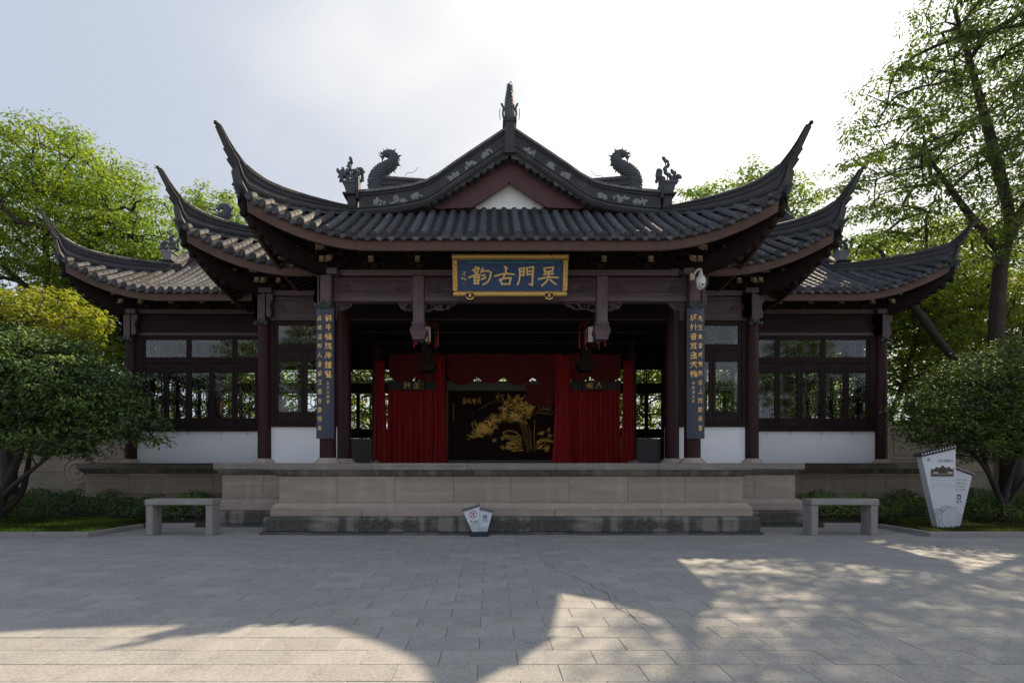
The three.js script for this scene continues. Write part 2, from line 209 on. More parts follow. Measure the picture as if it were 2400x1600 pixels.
// ---------------------------------------------------------------- stone terrace
{
  const T = thing('stone_terrace', 'three-stepped granite terrace with rain-stained plinth under the stage and side halls', 'terrace'), r = rng(9);
  const joints = (x0, x1, w, jit) => { const n = Math.max(1, Math.round((x1 - x0) / w)), a = [x0]; for (let i = 1; i < n; i++) a.push(x0 + (x1 - x0) * i / n + (r() - 0.5) * jit); a.push(x1); return a; };
  const g = 0.0022;
  function roundBar(x0, x1, y0, y1, z0, z1, r, rl, rr) { // long stone with a rounded front and rounded free ends
    const sec = (x, k) => { const l = [[x, y0, z0], [x, y0, z1 - k - 0.02], [x, y0 + 0.02, z1 - k]]; for (let i = 0; i <= 6; i++) { const q = i / 6 * Math.PI / 2; l.push([x, y1 - k * 0.6 - r + r * Math.sin(q), z1 - k - r + r * Math.cos(q)]); } l.push([x, y1 - k * 0.6, z0]); return l; }, S = [];
    if (rl) for (let i = 0; i < 6; i++) { const q = i / 6 * Math.PI / 2; S.push(sec(x0 + r * (1 - Math.sin(q)) * 1, r * (1 - Math.cos(Math.PI / 2 - q)) * 1).map((p) => [x0 + r - r * Math.sin(Math.PI / 2 - q), p[1], p[2]])); }
    S.push(sec(x0 + (rl ? r : 0), 0)); S.push(sec(x1 - (rr ? r : 0), 0));
    if (rr) for (let i = 1; i <= 6; i++) { const q = i / 6 * Math.PI / 2; S.push(sec(0, r * (1 - Math.cos(q))).map((p) => [x1 - r + r * Math.sin(q), p[1], p[2]])); }
    const cap = (l) => { const a = []; for (let i = 1; i + 1 < l.length; i++) a.push(l[0], l[i], l[i + 1]); const b = new THREE.BufferGeometry(); b.setAttribute('position', new THREE.Float32BufferAttribute(a.flat(), 3)); b.computeVertexNormals(); return b; };
    return [flat(sheet(S, true)), cap(S[0]), cap(S[S.length - 1])];
  }
  function course(name, x0, x1, w, fn, mats, jit = 0.2) { const j = joints(x0, x1, w, jit); for (let i = 0; i + 1 < j.length; i++) { const m = mats[Math.floor(r() * mats.length)]; M(name, fn(j[i] + (i ? g : 0), j[i + 1] - (i + 2 < j.length ? g : 0), i === 0, i + 2 === j.length), m, T); } }
  function tier(x0, x1, d, eL, eR, low = true) { // body from x0 to x1 with its face at depth d; eL, eR: free ends
    const L = (o) => x0 - (eL ? o : 0), Rr = (o) => x1 + (eR ? o : 0), zb = -(d + 0.4);
    if (low) {
      course('footing_stone', L(0.3), Rr(0.3), 2.6, (a, b) => rbox(a, b, -0.03, 0.055, zb, -(d - 0.37), 0.01), [plinthMat2]);
      course('plinth_stone', L(0.26), Rr(0.26), 3.6, (a, b, f, e) => roundBar(a, b, 0.06, 0.395, zb, -(d - 0.35), 0.09, eL && f, eR && e), [plinthMat, plinthMat2], 0.5);
      course('step_stone', L(0.11), Rr(0.11), 2.3, (a, b) => rbox(a, b, 0.398, 0.553, zb, -(d - 0.25), 0.014), bodyMat, 0.5);
      course('moulding_stone', L(0), Rr(0), 1.35, (a, b, f, e) => { const q = eL && f ? 0.1 : 0, p = eR && e ? 0.1 : 0; return [hexa([a - q, b + p, zb, -(d - 0.22), 0.556], [a - q, b + p, zb, -(d - 0.215), 0.6]), hexa([a - q, b + p, zb, -(d - 0.215), 0.6], [a - q * 0.6, b + p * 0.6, zb, -(d - 0.13), 0.66]), hexa([a - q * 0.6, b + p * 0.6, zb, -(d - 0.13), 0.66], [a - q * 0.12, b + p * 0.12, zb, -(d - 0.02), 0.695])]; }, [cymaMat]);
    }
    course('wall_block', L(0), Rr(0), 1.27, (a, b) => rbox(a, b, low ? 0.697 : 0.05, 1.297, zb, -d - r() * 0.003, 0.006), bodyMat, 0.06);
    course('cornice_stone', L(0), Rr(0), 2.2, (a, b, f, e) => { const q = eL && f ? 1 : 0, p = eR && e ? 1 : 0; return [hexa([a - q * 0.02, b + p * 0.02, zb, -(d - 0.02), 1.3], [a - q * 0.05, b + p * 0.05, zb, -(d - 0.05), 1.32]), hexa([a - q * 0.04, b + p * 0.04, zb, -(d - 0.04), 1.32], [a - q * 0.1, b + p * 0.1, zb, -(d - 0.11), 1.415]), hexa([a - q * 0.12, b + p * 0.12, zb, -(d - 0.125), 1.417], [a - q * 0.12, b + p * 0.12, zb, -(d - 0.125), 1.442])]; }, [cornMat], 0.4);
    course('cap_stone', L(0.16), Rr(0.16), 2.4, (a, b) => rbox(a, b, 1.445, 1.6, zb - 0.35, -(d - 0.15), 0.01), capMat, 0.3);
  }
  tier(-5.33, 5.33, 12.25, true, true);
  tier(-7.45, -5.34, 13.85, true, false); tier(5.34, 7.45, 13.85, false, true);
  tier(-12.5, -7.46, 15.8, true, false); tier(7.46, 12.5, 15.8, false, true);
  M('terrace_core', [box(-5.3, 5.3, 0, 1.59, -12.62, -15), box(-7.42, 7.42, 0, 1.588, -14.22, -17), box(-12.46, 12.46, 0, 1.586, -16.1, -22.4)], stone[2], T);
}
// ---------------------------------------------------------------- benches
for (const s of [-1, 1]) {
  const b = thing('stone_bench', s < 0 ? 'grey granite bench on two slab legs, near the dark glossy-leaved tree' : 'grey granite bench on two slab legs, beside the tall white info sign', 'bench', 'stone benches before the terrace', [s * 7.36, 0, -11.95]);
  M('seat', rbox(-0.75, 0.75, 0.672, 0.8, -0.19, 0.19, 0.01), benchMat, b);
  M('seat_band', [rbox(-0.72, 0.72, 0.69, 0.775, 0.188, 0.196, 0.006)], benchMat, b);
  for (const x of [-0.66, 0.66]) { const l = M('leg', rbox(x - 0.075, x + 0.075, 0, 0.67, -0.17, 0.17, 0.008), benchMat, b); M('leg_border', [rbox(x - 0.055, x - 0.045, 0.03, 0.65, 0.168, 0.174, 0.003), rbox(x + 0.045, x + 0.055, 0.03, 0.65, 0.168, 0.174, 0.003)], benchMat, l); }
}
// ---------------------------------------------------------------- garden walls beside the terrace
for (const s of [-1, 1]) {
  const w = thing('garden_wall', s < 0 ? 'pale carved stone garden wall behind the dark glossy-leaved tree' : 'pale carved stone garden wall behind the tall white sign', 'wall', 'carved stone walls beside the side halls'), z = -17.6;
  let x = 12.3;
  for (let k = 0; k < 7; k++) {
    const L = 1.9, X = (a, b) => [s * a, s * b];
    const put = (n, a, b, y0, y1, zf, m = stone[(k + 1) % 4], rr = 0.015) => M(n, rbox(Math.min(s * a, s * b), Math.max(s * a, s * b), y0, y1, z - 0.15, z + zf, rr), m, w);
    put('pillar', x, x + 0.32, 0, 2.85, 0.16, stone[k % 4]); put('pillar_cap', x - 0.03, x + 0.35, 2.853, 2.95, 0.19);
    put('base_stone', x + 0.323, x + L - 0.003, 0, 0.72, 0.1); put('base_stone', x + 0.323, x + L - 0.003, 0.724, 1.3, 0.09, stone[(k + 2) % 4]); put('base_stone', x + 0.323, x + L - 0.003, 1.304, 1.72, 0.1, stone[k % 4]);
    put('panel', x + 0.323, x + L - 0.003, 1.724, 2.72, 0.04, stone[(k + 3) % 4]); put('panel_frame', x + 0.5, x + L - 0.18, 1.86, 2.2, 0.062, stone[k % 4]); put('panel_frame', x + 0.5, x + L - 0.18, 2.3, 2.6, 0.062, stone[(k + 2) % 4]); put('rail', x + 0.323, x + L - 0.003, 2.723, 2.83, 0.11);
    x += L;
  }
  const disc = M('drum_stone', new THREE.CylinderGeometry(0.5, 0.5, 0.22, 32).rotateX(Math.PI / 2).translate(s * 13.9, 1.35, z + 0.2), stone[1], w);
  M('drum_ring', [new THREE.TorusGeometry(0.42, 0.03, 8, 36).translate(s * 13.9, 1.35, z + 0.31), new THREE.TorusGeometry(0.26, 0.025, 8, 30).translate(s * 13.9, 1.35, z + 0.31), new THREE.SphereGeometry(0.12, 12, 8).scale(1, 1, 0.4).translate(s * 13.9, 1.35, z + 0.31)], stone[3], disc);
  M('drum_base', [hexa([s * 13.9 - 0.7, s * 13.9 + 0.7, z + 0.1, z + 0.3, 0], [s * 13.9 - 0.45, s * 13.9 + 0.45, z + 0.1, z + 0.3, 0.9])], stone[0], w);
}
// ---------------------------------------------------------------- roof makers
// A slope runs along its eave (a) and inward (t); near a free corner the eave lifts and flares outward.
const LIFT = 0.84, REACH = 2.7, tileEndGeo = (() => { const c = new THREE.CylinderGeometry(0.088, 0.093, 0.05, 16).rotateX(Math.PI / 2), r = new THREE.TorusGeometry(0.068, 0.012, 6, 18).translate(0, 0, 0.026), k = new THREE.SphereGeometry(0.035, 10, 6).scale(1, 1, 0.35).translate(0, 0, 0.025); return merge([c, r, k]); })();
const dripGeo = (() => { const s = new THREE.Shape(); s.moveTo(-0.1, 0.02); s.quadraticCurveTo(0, -0.035, 0.1, 0.02); s.quadraticCurveTo(0.105, -0.06, 0.05, -0.085); s.quadraticCurveTo(0.02, -0.1, 0, -0.13); s.quadraticCurveTo(-0.02, -0.1, -0.05, -0.085); s.quadraticCurveTo(-0.105, -0.06, -0.1, 0.02); const g = new THREE.ExtrudeGeometry(s, { depth: 0.02, bevelEnabled: true, bevelSize: 0.004, bevelThickness: 0.004, bevelSegments: 1, curveSegments: 5 }); return boxUV(g.toNonIndexed ? plain(g) : g); })();
function slopeOf(o) {
  const cor = [o.ca, o.cb].filter((c) => c !== undefined);
  const dist = (a) => cor.map((c) => Math.max(0, Math.abs(a - c)));
  const bump = (a) => dist(a).reduce((s, c) => s + (c < REACH ? (1 - c / REACH) ** 2 : 0), 0);
  const lift = (a) => LIFT * bump(a), out = (a) => 0.2 * bump(a);
  const tEnd = (a) => Math.min(o.T, ...dist(a).map((c) => c + 0.04));
  const P = (a, t, h = 0) => { const tt = t - out(a) * (1 - clamp(t / 1.4)); return [o.ox + o.ax * a + o.tx * tt, o.Y0 + o.p(t) + lift(a) + h, o.oz + o.az * a + o.tz * tt]; };
  return { ...o, lift, out, tEnd, P };
}
const rTile = rng(31);
function tileRow(S, a) {                       // one roll of cover tiles, each lapping the one below
  const end = S.tEnd(a), n = Math.max(1, Math.round(end / 0.2)), rows = [], R = 0.086, K = 8;
  const ring = (t, rad, h) => { const l = []; for (let k = 0; k <= K; k++) { const q = Math.PI * k / K, p = S.P(a, t, h + 0.03 + rad * 1.15 * Math.sin(q)); p[0] += S.ax * rad * Math.cos(q); p[2] += S.az * rad * Math.cos(q); l.push(p); } return l; };
  for (let i = 0; i < n; i++) { const t0 = end * i / n, t1 = end * (i + 1) / n, j = (rTile() - 0.5) * 0.006; rows.push(ring(t0, R + 0.006 + j, 0), ring(t1 - 0.012, R + j, 0), ring(t1 - 0.01, R - 0.016, 0), ring(t1, R - 0.016, 0)); }
  return sheet(rows);
}
function trough(S, a, w) {                     // the pan tiles between two rolls, stepped
  const end = Math.min(S.tEnd(a - w / 2), S.tEnd(a + w / 2)), n = Math.max(1, Math.round(end / 0.11)), rows = [];
  for (let i = 0; i < n; i++) for (const [t, h] of [[end * i / n, 0.016], [end * (i + 0.97) / n, -0.004]]) rows.push([S.P(a - w / 2, t, h + 0.035), S.P(a, t, h), S.P(a + w / 2, t, h + 0.035)]);
  return sheet(rows);
}
function tileSlope(parent, o) {
  const S = slopeOf(o), sp = 0.258, n = Math.floor((o.a1 - o.a0) / sp), off = (o.a1 - o.a0 - n * sp) / 2 + (o.phase ?? 0), pans = [], rolls = [];
  const at = (k) => o.a0 + off + k * sp, turn = Math.atan2(-o.tx, -o.tz);
  for (let k = 0; k < n; k++) { const a = at(k) + sp / 2; if (S.tEnd(a) > 0.08) pans.push(trough(S, a, sp)); }
  const root = M('roof_slope', pans, panMat, parent);
  for (let k = 0; k <= n; k++) {
    const a = at(k); if (S.tEnd(a) < 0.06) continue; const g = boxUV(plain(tileRow(S, a)));
    if (!o.solo) { rolls.push(g); continue; }
    const q = S.P(a, 0), m0 = tileMat[Math.floor(rTile() * 4)];
    M('tile_row', g, m0, root);
    const e = M('tile_end', tileEndGeo, tileMat[Math.floor(rTile() * 4)], root); e.position.set(q[0] - o.tx * 0.015, q[1] + 0.045, q[2] - o.tz * 0.015); e.rotation.set(-0.12, turn, 0, 'YXZ');
    if (k < n) { const b = a + sp / 2, p = S.P(b, 0), d = M('drip_tile', dripGeo, tileMat[Math.floor(rTile() * 4)], root); d.position.set(p[0] - o.tx * 0.01, p[1] + 0.02, p[2] - o.tz * 0.01); d.rotation.set(-0.25, turn, Math.atan2(S.P(b + 0.05, 0)[1] - S.P(b - 0.05, 0)[1], 0.1) * (Math.cos(turn) * o.ax >= 0 ? 1 : -1), 'YXZ'); }
  }
  if (rolls.length) { const m = M('far_tile_rows', mergeGeometries(rolls), tileMat[0], root); m.userData.kind = 'stuff'; }
  // painted fascia board under the tile ends, and the dark boarded soffit
  const F = (a, t, h) => { const p = S.P(a, 0); return [p[0] + o.tx * t, p[1] + h, p[2] + o.tz * t]; }, A = []; const N = 60; for (let i = 0; i <= N; i++) A.push(lerp(o.a0, o.a1, i / N));
  const fasc = sheet(A.map((a) => { const e = S.lift(a) / LIFT; return [F(a, 0.05, -0.03), F(a, 0.04, -0.07), F(a, 0.075, -0.245 - 0.05 * e), F(a, 0.14, -0.245 - 0.05 * e), F(a, 0.14, -0.03)]; }), true);
  M('fascia_board', fasc.toNonIndexed ? [flat(fasc)] : fasc, fasciaMat, parent);
  const soff = [], raf = [], rise = o.soffitRise ?? 0.42, deep = o.soffitDeep ?? 1.45;
  const SP = (a, t, h) => { const c = Math.min(1, t / deep), p = S.P(a, t); return [p[0], o.Y0 - 0.2 + rise * t + S.lift(a) * (1 - c) + h, p[2]]; };
  for (let i = 0; i + 1 <= N - 1; i++) { const a = A[i], b = A[i + 1], ea = Math.min(deep, S.tEnd(a)), eb = Math.min(deep, S.tEnd(b)), r = []; for (let k = 0; k <= 6; k++) r.push([SP(a, 0.08 + ea * k / 6, 0), SP(b, 0.08 + eb * k / 6, 0)]); soff.push(sheet(r)); }
  for (let a = o.a0 + 0.15; a < o.a1; a += 0.22) { const e = Math.min(deep, S.tEnd(a)); if (e > 0.25) raf.push(tube([SP(a, 0.1, -0.045), SP(a, e * 0.5, -0.045), SP(a, e, -0.045)], 0.042, 6, 4)); }
  const so = M('soffit', soff, blackWood, parent); const rf = M('rafters', raf, blackWood, so); rf.userData.kind = 'stuff';
  return S;
}
// swept ridge: sections [outer top, inner bottom] given as pairs of points, with a moulded side profile
const PROF = [[1.15, 0], [0.62, 0.2], [0.5, 0.26], [0.62, 0.3], [0.68, 0.4], [0.62, 0.5], [0.46, 0.53], [0.46, 0.6], [0.56, 0.62], [0.56, 0.66], [0.44, 0.68], [0.44, 0.8], [0.56, 0.82], [0.5, 0.93], [0.28, 0.99], [0, 1]];
function ridge(name, secs, side, parent, m = ridgeMat) { // secs: {t, b, w}; side(i): lateral unit vector
  const rows = secs.map((s, i) => { const u = side(s, i), l = []; const add = (f, v) => l.push([0, 1, 2].map((k) => lerp(s.b[k], s.t[k], v) + u[k] * f * s.w)); PROF.forEach(([f, v]) => add(f, v)); PROF.slice(0, -1).reverse().forEach(([f, v]) => add(-f, v)); return l; });
  const cap = (r) => { const g = []; for (let i = 1; i + 1 < r.length; i++) g.push(r[0], r[i], r[i + 1]); const b = new THREE.BufferGeometry(); b.setAttribute('position', new THREE.Float32BufferAttribute(g.flat(), 3)); b.computeVertexNormals(); return b; };
  const body = M(name, [flat(sheet(rows, true)), cap(rows[0]), cap(rows[rows.length - 1])], m, parent);
  const top = rows.map((r) => r.slice(13, 18).map((p) => [p[0], p[1] + 0.006, p[2]]));
  M('ridge_coping', [sheet(top)], ridgeTop, body);
  return body;
}
// the upturned hip ridge of a corner: q runs inward from the corner along the diagonal, negative q is the horn
const surf = (q, p) => 6.42 + p(Math.max(q, 0)) + LIFT * (q < REACH ? (1 - Math.max(q, 0) / REACH) ** 2 : 0);
function hipRidge(parent, s, X, D, p, qEnd, hEnd = 0.36, dy = 0) {
  const tops = [[-0.36, 8.58], [-0.345, 8.54], [-0.26, 8.35], [-0.19, 8.21], [-0.12, 8.1], [0, 7.97], [0.14, 7.87], [0.32, 7.8], [0.6, 7.775], [0.95, 7.8], [1.38, 7.86], [1.74, 7.93], [2.1, 8.02]];
  const tp = (q) => { for (let i = 0; i + 1 < tops.length; i++) if (q <= tops[i + 1][0]) return lerp(tops[i][1], tops[i + 1][1], clamp((q - tops[i][0]) / (tops[i + 1][0] - tops[i][0]))); return tops[tops.length - 1][1]; };
  const at = (q, y) => [s * (X - q), y + (q < 0.3 ? dy * (0.3 - q) / 0.66 : 0), -(D + q)], k = Math.SQRT1_2;
  const lat = () => [k, 0, -s * k];           // across the diagonal
  const secs = [];
  const N = 18; for (let i = N; i >= 0; i--) { const q = lerp(0.0, qEnd, i / N), y = surf(q, p); secs.push({ t: at(q, tp(q)), b: at(q, Math.min(y - 0.06, tp(q) - 0.2)), w: 0.2 }); }
  const horn = [[-0.01, 7.96, -0.11, 7.45], [-0.1, 8.07, -0.17, 7.82], [-0.1, 8.07, -0.14, 7.85], [-0.17, 8.18, -0.245, 8.02], [-0.17, 8.18, -0.215, 8.05], [-0.24, 8.31, -0.3, 8.2], [-0.245, 8.32, -0.285, 8.22], [-0.345, 8.54, -0.39, 8.5], [-0.37, 8.585, -0.42, 8.57]];
  horn.forEach(([a, b, c, d], i) => secs.push({ t: at(a, b), b: at(c, d), w: lerp(0.19, 0.085, i / 8) }));
  const r = ridge('hip_ridge', secs, lat, parent);
  const knob = [new THREE.SphereGeometry(0.045, 10, 8).translate(...at(-0.43, 8.6))]; M('horn_tip', knob, ridgeMat, r);
  // scroll leaf under the horn and hip rafter below the corner
  const leaf = []; for (let i = 0; i < 4; i++) { const a = at(-0.06 - 0.02 * i, 7.42 - 0.07 * i), b = at(-0.2 + 0.03 * i, 7.47 - 0.06 * i); leaf.push(tube([a, [lerp(a[0], b[0], 0.6), lerp(a[1], b[1], 0.3), lerp(a[2], b[2], 0.6)], b], 0.04, 6, 6)); }
  M('horn_leaf', leaf, ornMat, r);
  const raf = [[1.55, 6.28, 0.17], [1.2, 6.24, 0.18], [0.8, 6.3, 0.19], [0.45, 6.5, 0.2], [0.2, 6.78, 0.19], [0.02, 7.02, 0.15], [-0.1, 7.2, 0.1]];
  const rr = raf.map(([q, y, h]) => { const c = at(q, y), w = 0.1; return [[1, -1], [1, 1], [-1, 1], [-1, -1]].map(([a, b]) => [c[0] + a * w * k, c[1] + b * h, c[2] - a * w * s * k]); });
  const bumps = []; for (let i = 0; i < 6; i++) { const q = lerp(-0.04, 0.6, i / 5), c = at(q, lerp(7.02, 6.3, Math.pow(i / 5, 0.8)) - 0.1); bumps.push(new THREE.SphereGeometry(0.085, 8, 6).translate(...c)); }
  M('hip_rafter', [flat(sheet(rr, true)), ...bumps], blackWood, parent);
  return r;
}
// scroll bracket below a column head, bracket sets under the eave
function bracketArm(x, y, z, s, mat0, parent) {
  const sh = new THREE.Shape(); sh.moveTo(0, 0); sh.lineTo(0.17, 0); sh.lineTo(0.17, -0.1); sh.bezierCurveTo(0.17, -0.22, 0.09, -0.2, 0.1, -0.33); sh.bezierCurveTo(0.11, -0.42, 0.15, -0.45, 0.13, -0.56); sh.bezierCurveTo(0.1, -0.64, 0.02, -0.62, 0, -0.56); sh.lineTo(0, 0);
  const g = new THREE.ExtrudeGeometry(sh, { depth: 0.12, bevelEnabled: true, bevelSize: 0.012, bevelThickness: 0.012, bevelSegments: 1, curveSegments: 8 }); g.scale(s, 1, 1); g.translate(x, y, z);
  return M('scroll_bracket', [g], mat0, parent);
}
function bracketSet(x, z, parent, face = 0, y = 6.26) {
  const g = [box(-0.09, 0.09, 0, 0.1, -0.09, 0.09), box(-0.27, 0.27, 0.1, 0.17, -0.04, 0.04), box(-0.06, 0.06, 0.1, 0.17, -0.1, 0.34), box(-0.4, 0.4, 0.26, 0.33, -0.04, 0.04), box(-0.3, 0.3, 0.2, 0.26, 0.24, 0.32), box(-0.06, 0.06, 0.26, 0.33, -0.1, 0.62), box(-0.34, 0.34, 0.36, 0.42, 0.5, 0.58)];
  for (const [a, b, c] of [[-0.24, 0.17, 0], [0.24, 0.17, 0], [0, 0.17, 0.28], [-0.36, 0.33, 0], [0.36, 0.33, 0], [-0.26, 0.26, 0.28], [0.26, 0.26, 0.28], [0, 0.33, 0.54]]) g.push(box(a - 0.05, a + 0.05, b, b + 0.05, c - 0.05, c + 0.05));
  const m = M('bracket_set', g, woodDark, parent); m.position.set(x, y, z); m.rotation.y = face;
  const beak = (yy, zz) => { const s = new THREE.Shape(); s.moveTo(0, 0.05); s.lineTo(0.12, 0.0); s.quadraticCurveTo(0.1, -0.06, 0.17, -0.13); s.lineTo(0.1, -0.13); s.quadraticCurveTo(0.04, -0.08, 0, -0.06); s.lineTo(0, 0.05); const e = new THREE.ExtrudeGeometry(s, { depth: 0.1, bevelEnabled: false, curveSegments: 5 }); e.rotateY(-Math.PI / 2); return e.translate(0.05, yy, zz); };
  M('beak', beak(0.16, 0.33), tanWood, m); M('beak', beak(0.33, 0.6), tanWood, m);
}
// coil-tailed roof dragon, facing +x, its mouth low at the ridge
function dragonGeos() {
  const pts = [[0.62, 0.16], [0.42, 0.2], [0.2, 0.12], [0.05, 0.2], [0.0, 0.5], [0.08, 0.75], [0.3, 0.97], [0.54, 1.1], [0.66, 1.3], [0.55, 1.47], [0.34, 1.48], [0.24, 1.36]], rad = [0.1, 0.17, 0.22, 0.25, 0.26, 0.25, 0.22, 0.19, 0.17, 0.14, 0.09, 0.04];
  const curve = new THREE.CatmullRomCurve3(pts.map(([x, y]) => V(x, y, 0))), rows = [], N = 48, spines = [], scales = [];
  for (let i = 0; i <= N; i++) {
    const u = i / N, c = curve.getPoint(u), t = curve.getTangent(u), n = V(-t.y, t.x, 0), f = u * (rad.length - 1), k = Math.min(rad.length - 2, Math.floor(f)), r = lerp(rad[k], rad[k + 1], f - k), l = [];
    for (let j = 0; j < 14; j++) { const q = j / 14 * Math.PI * 2; l.push([c.x + n.x * r * Math.cos(q), c.y + n.y * r * Math.cos(q), r * 0.75 * Math.sin(q)]); } rows.push(l);
    if (i > 8 && i % 3 === 0) { const g = new THREE.ConeGeometry(0.065, 0.22, 5); const dir = n.clone().multiplyScalar(-1); g.applyQuaternion(new THREE.Quaternion().setFromUnitVectors(V(0, 1, 0), dir)); const o = c.clone().addScaledVector(dir, r + 0.03); spines.push(g.translate(o.x, o.y, 0)); }
    if (i > 6 && i < N - 3) for (let j = 0; j < 6; j++) for (const sz of [-1, 1]) { const q = (0.25 + j * 0.45 + (i & 1) * 0.22); if (q > 2.9) continue; const ox = n.x * r * Math.cos(q), oy = n.y * r * Math.cos(q); scales.push(new THREE.SphereGeometry(0.042, 5, 4).scale(1, 1, 0.5).translate(c.x + ox, c.y + oy, sz * r * 0.76 * Math.sin(q))); }
  }
  const tail = [new THREE.ConeGeometry(0.06, 0.24, 6).rotateZ(1.4).translate(0.2, 1.5, 0), new THREE.ConeGeometry(0.06, 0.22, 6).rotateZ(3.0).translate(0.24, 1.3, 0), new THREE.ConeGeometry(0.05, 0.2, 6).rotateZ(0.6).translate(0.3, 1.6, 0)];
  const head = [new THREE.SphereGeometry(0.2, 12, 8).scale(1.2, 0.8, 0.8).translate(0.62, 0.24, 0), hexa([0.62, 1.02, -0.09, 0.09, 0.2], [0.62, 0.95, -0.1, 0.1, 0.36]), hexa([0.6, 0.92, -0.09, 0.09, 0.02], [0.6, 0.95, -0.08, 0.08, 0.09]), new THREE.SphereGeometry(0.06, 8, 6).translate(1.0, 0.35, 0), ...[-1, 1].flatMap((z) => [new THREE.SphereGeometry(0.05, 8, 6).translate(0.7, 0.4, z * 0.1), new THREE.ConeGeometry(0.04, 0.3, 6).rotateZ(0.9).translate(0.42, 0.5, z * 0.09), new THREE.ConeGeometry(0.07, 0.3, 6).rotateZ(2.0).translate(-0.14, 0.45, z * 0.16)])];
  for (let i = 0; i < 5; i++) head.push(new THREE.ConeGeometry(0.018, 0.06, 5).rotateX(Math.PI).translate(0.72 + i * 0.055, 0.17, 0.06), new THREE.ConeGeometry(0.018, 0.06, 5).translate(0.7 + i * 0.05, 0.12, 0.06));
  const whisk = [tube([[0.98, 0.4, 0.05], [1.1, 0.75, 0.1], [1.35, 0.8, 0.1], [1.5, 0.98, 0.1]], 0.008, 5, 16), tube([[1.0, 0.36, -0.05], [1.2, 0.56, -0.1], [1.45, 0.5, -0.1], [1.55, 0.7, -0.1]], 0.008, 5, 16)];
  return { body: [sheet(rows, true)], spines, scales, tail, head, whisk };
}
const DRG = dragonGeos();
function dragon(parent, x, y, z, dir, sc, label) {
  const d = M('roof_dragon', [...DRG.body, ...DRG.scales, ...DRG.tail], ornMat, parent); if (label) d.userData.label = label;
  d.position.set(x, y, z); d.scale.set(sc, sc, sc); d.rotation.y = dir > 0 ? 0 : Math.PI;
  M('spines', DRG.spines, ornMat, d); M('head', DRG.head, ornMat, d); M('whiskers', DRG.whisk, ornMat, d); return d;
}
function potPlant(parent, x, y, z, pale, seed) {
  const r = rng(seed), p = M('ornament_pot', [hexa([x - 0.1, x + 0.1, z - 0.1, z + 0.1, y], [x - 0.17, x + 0.17, z - 0.17, z + 0.17, y + 0.24]), hexa([x - 0.19, x + 0.19, z - 0.19, z + 0.19, y + 0.24], [x - 0.19, x + 0.19, z - 0.19, z + 0.19, y + 0.29])], pale ? reliefMat : ornMat, parent), g = [];
  for (let i = 0; i < 5; i++) { const a = (i - 2) * 0.16, tip = [x + a * 0.85 + (r() - 0.5) * 0.1, y + 0.5 + r() * 0.2 + (i === 2 ? 0.25 : 0), z + (r() - 0.5) * 0.12]; g.push(tube([[x + a * 0.4, y + 0.25, z], [x + a * 0.9, y + 0.45, z], tip], 0.016, 5, 6)); for (let k = 0; k < 7; k++) { const u = 0.35 + 0.65 * k / 6; g.push(new THREE.SphereGeometry(0.062, 6, 4).scale(1.3, 0.75, 0.6).rotateZ(r() * 6).translate(lerp(x + a * 0.5, tip[0], u) + (r() - 0.5) * 0.13, lerp(y + 0.25, tip[1], u), z + (r() - 0.5) * 0.1)); } }
  M('ornament_plant', g, ornMat, p);
}
// ---------------------------------------------------------------- the stage pavilion
const pMain = (t) => 0.62 * t + 0.045 * t * t, pSide = (t) => 0.52 * t + 0.045 * t * t;
const D1 = 12.9, D2 = 14.35, D3 = 16.3, CX = 4.41;
function column(parent, x, d, y1, r, name = 'column') {
  const c = M(name, cyl(x, 1.72, y1, -d, r * 1.02, r * 0.96, 28), woodV, parent);
  const oct = new THREE.CylinderGeometry(r * 1.15, r * 1.78, 0.12, 8).rotateY(Math.PI / 8).translate(x, 1.664, -d);
  M('column_base', [flat(plain(oct))], stone[1], c);
  return c;
}
function beamPanel(parent, x0, x1, y0, y1, zf, carve = true) { // framed board with a recessed, corner-carved field
  const b = M('beam_panel', rbox(x0, x1, y0, y1, zf - 0.12, zf, 0.008), wood, parent), f = 0.075, w = 0.03;
  const fr = (a, c, e, g, m) => M(m[0], [rbox(a, c, g - m[1], g, zf, zf + m[2], 0.006), rbox(a, c, e, e + m[1], zf, zf + m[2], 0.006), rbox(a, a + m[1], e + m[1], g - m[1], zf, zf + m[2], 0.006), rbox(c - m[1], c, e + m[1], g - m[1], zf, zf + m[2], 0.006)], wood, b);
  fr(x0, x1, y0, y1, ['panel_frame', f, 0.03]);
  fr(x0 + f + 0.05, x1 - f - 0.05, y0 + f + 0.04, y1 - f - 0.04, ['inner_moulding', 0.014, 0.014]);
  if (carve) { const g = []; for (const [cx, s] of [[x0 + 0.3, 1], [x1 - 0.3, -1]]) for (const [dx, dy, rr] of [[0, 0, 0.05], [0.07, 0.02, 0.035], [-0.05, 0.06, 0.03], [0.03, 0.08, 0.03], [0.12, -0.03, 0.025]]) g.push(new THREE.TorusGeometry(rr, 0.011, 5, 14).translate(cx + s * dx, (y0 + y1) / 2 - 0.06 + dy, zf + 0.008)); M('carving', g, wood, b); }
  return b;
}
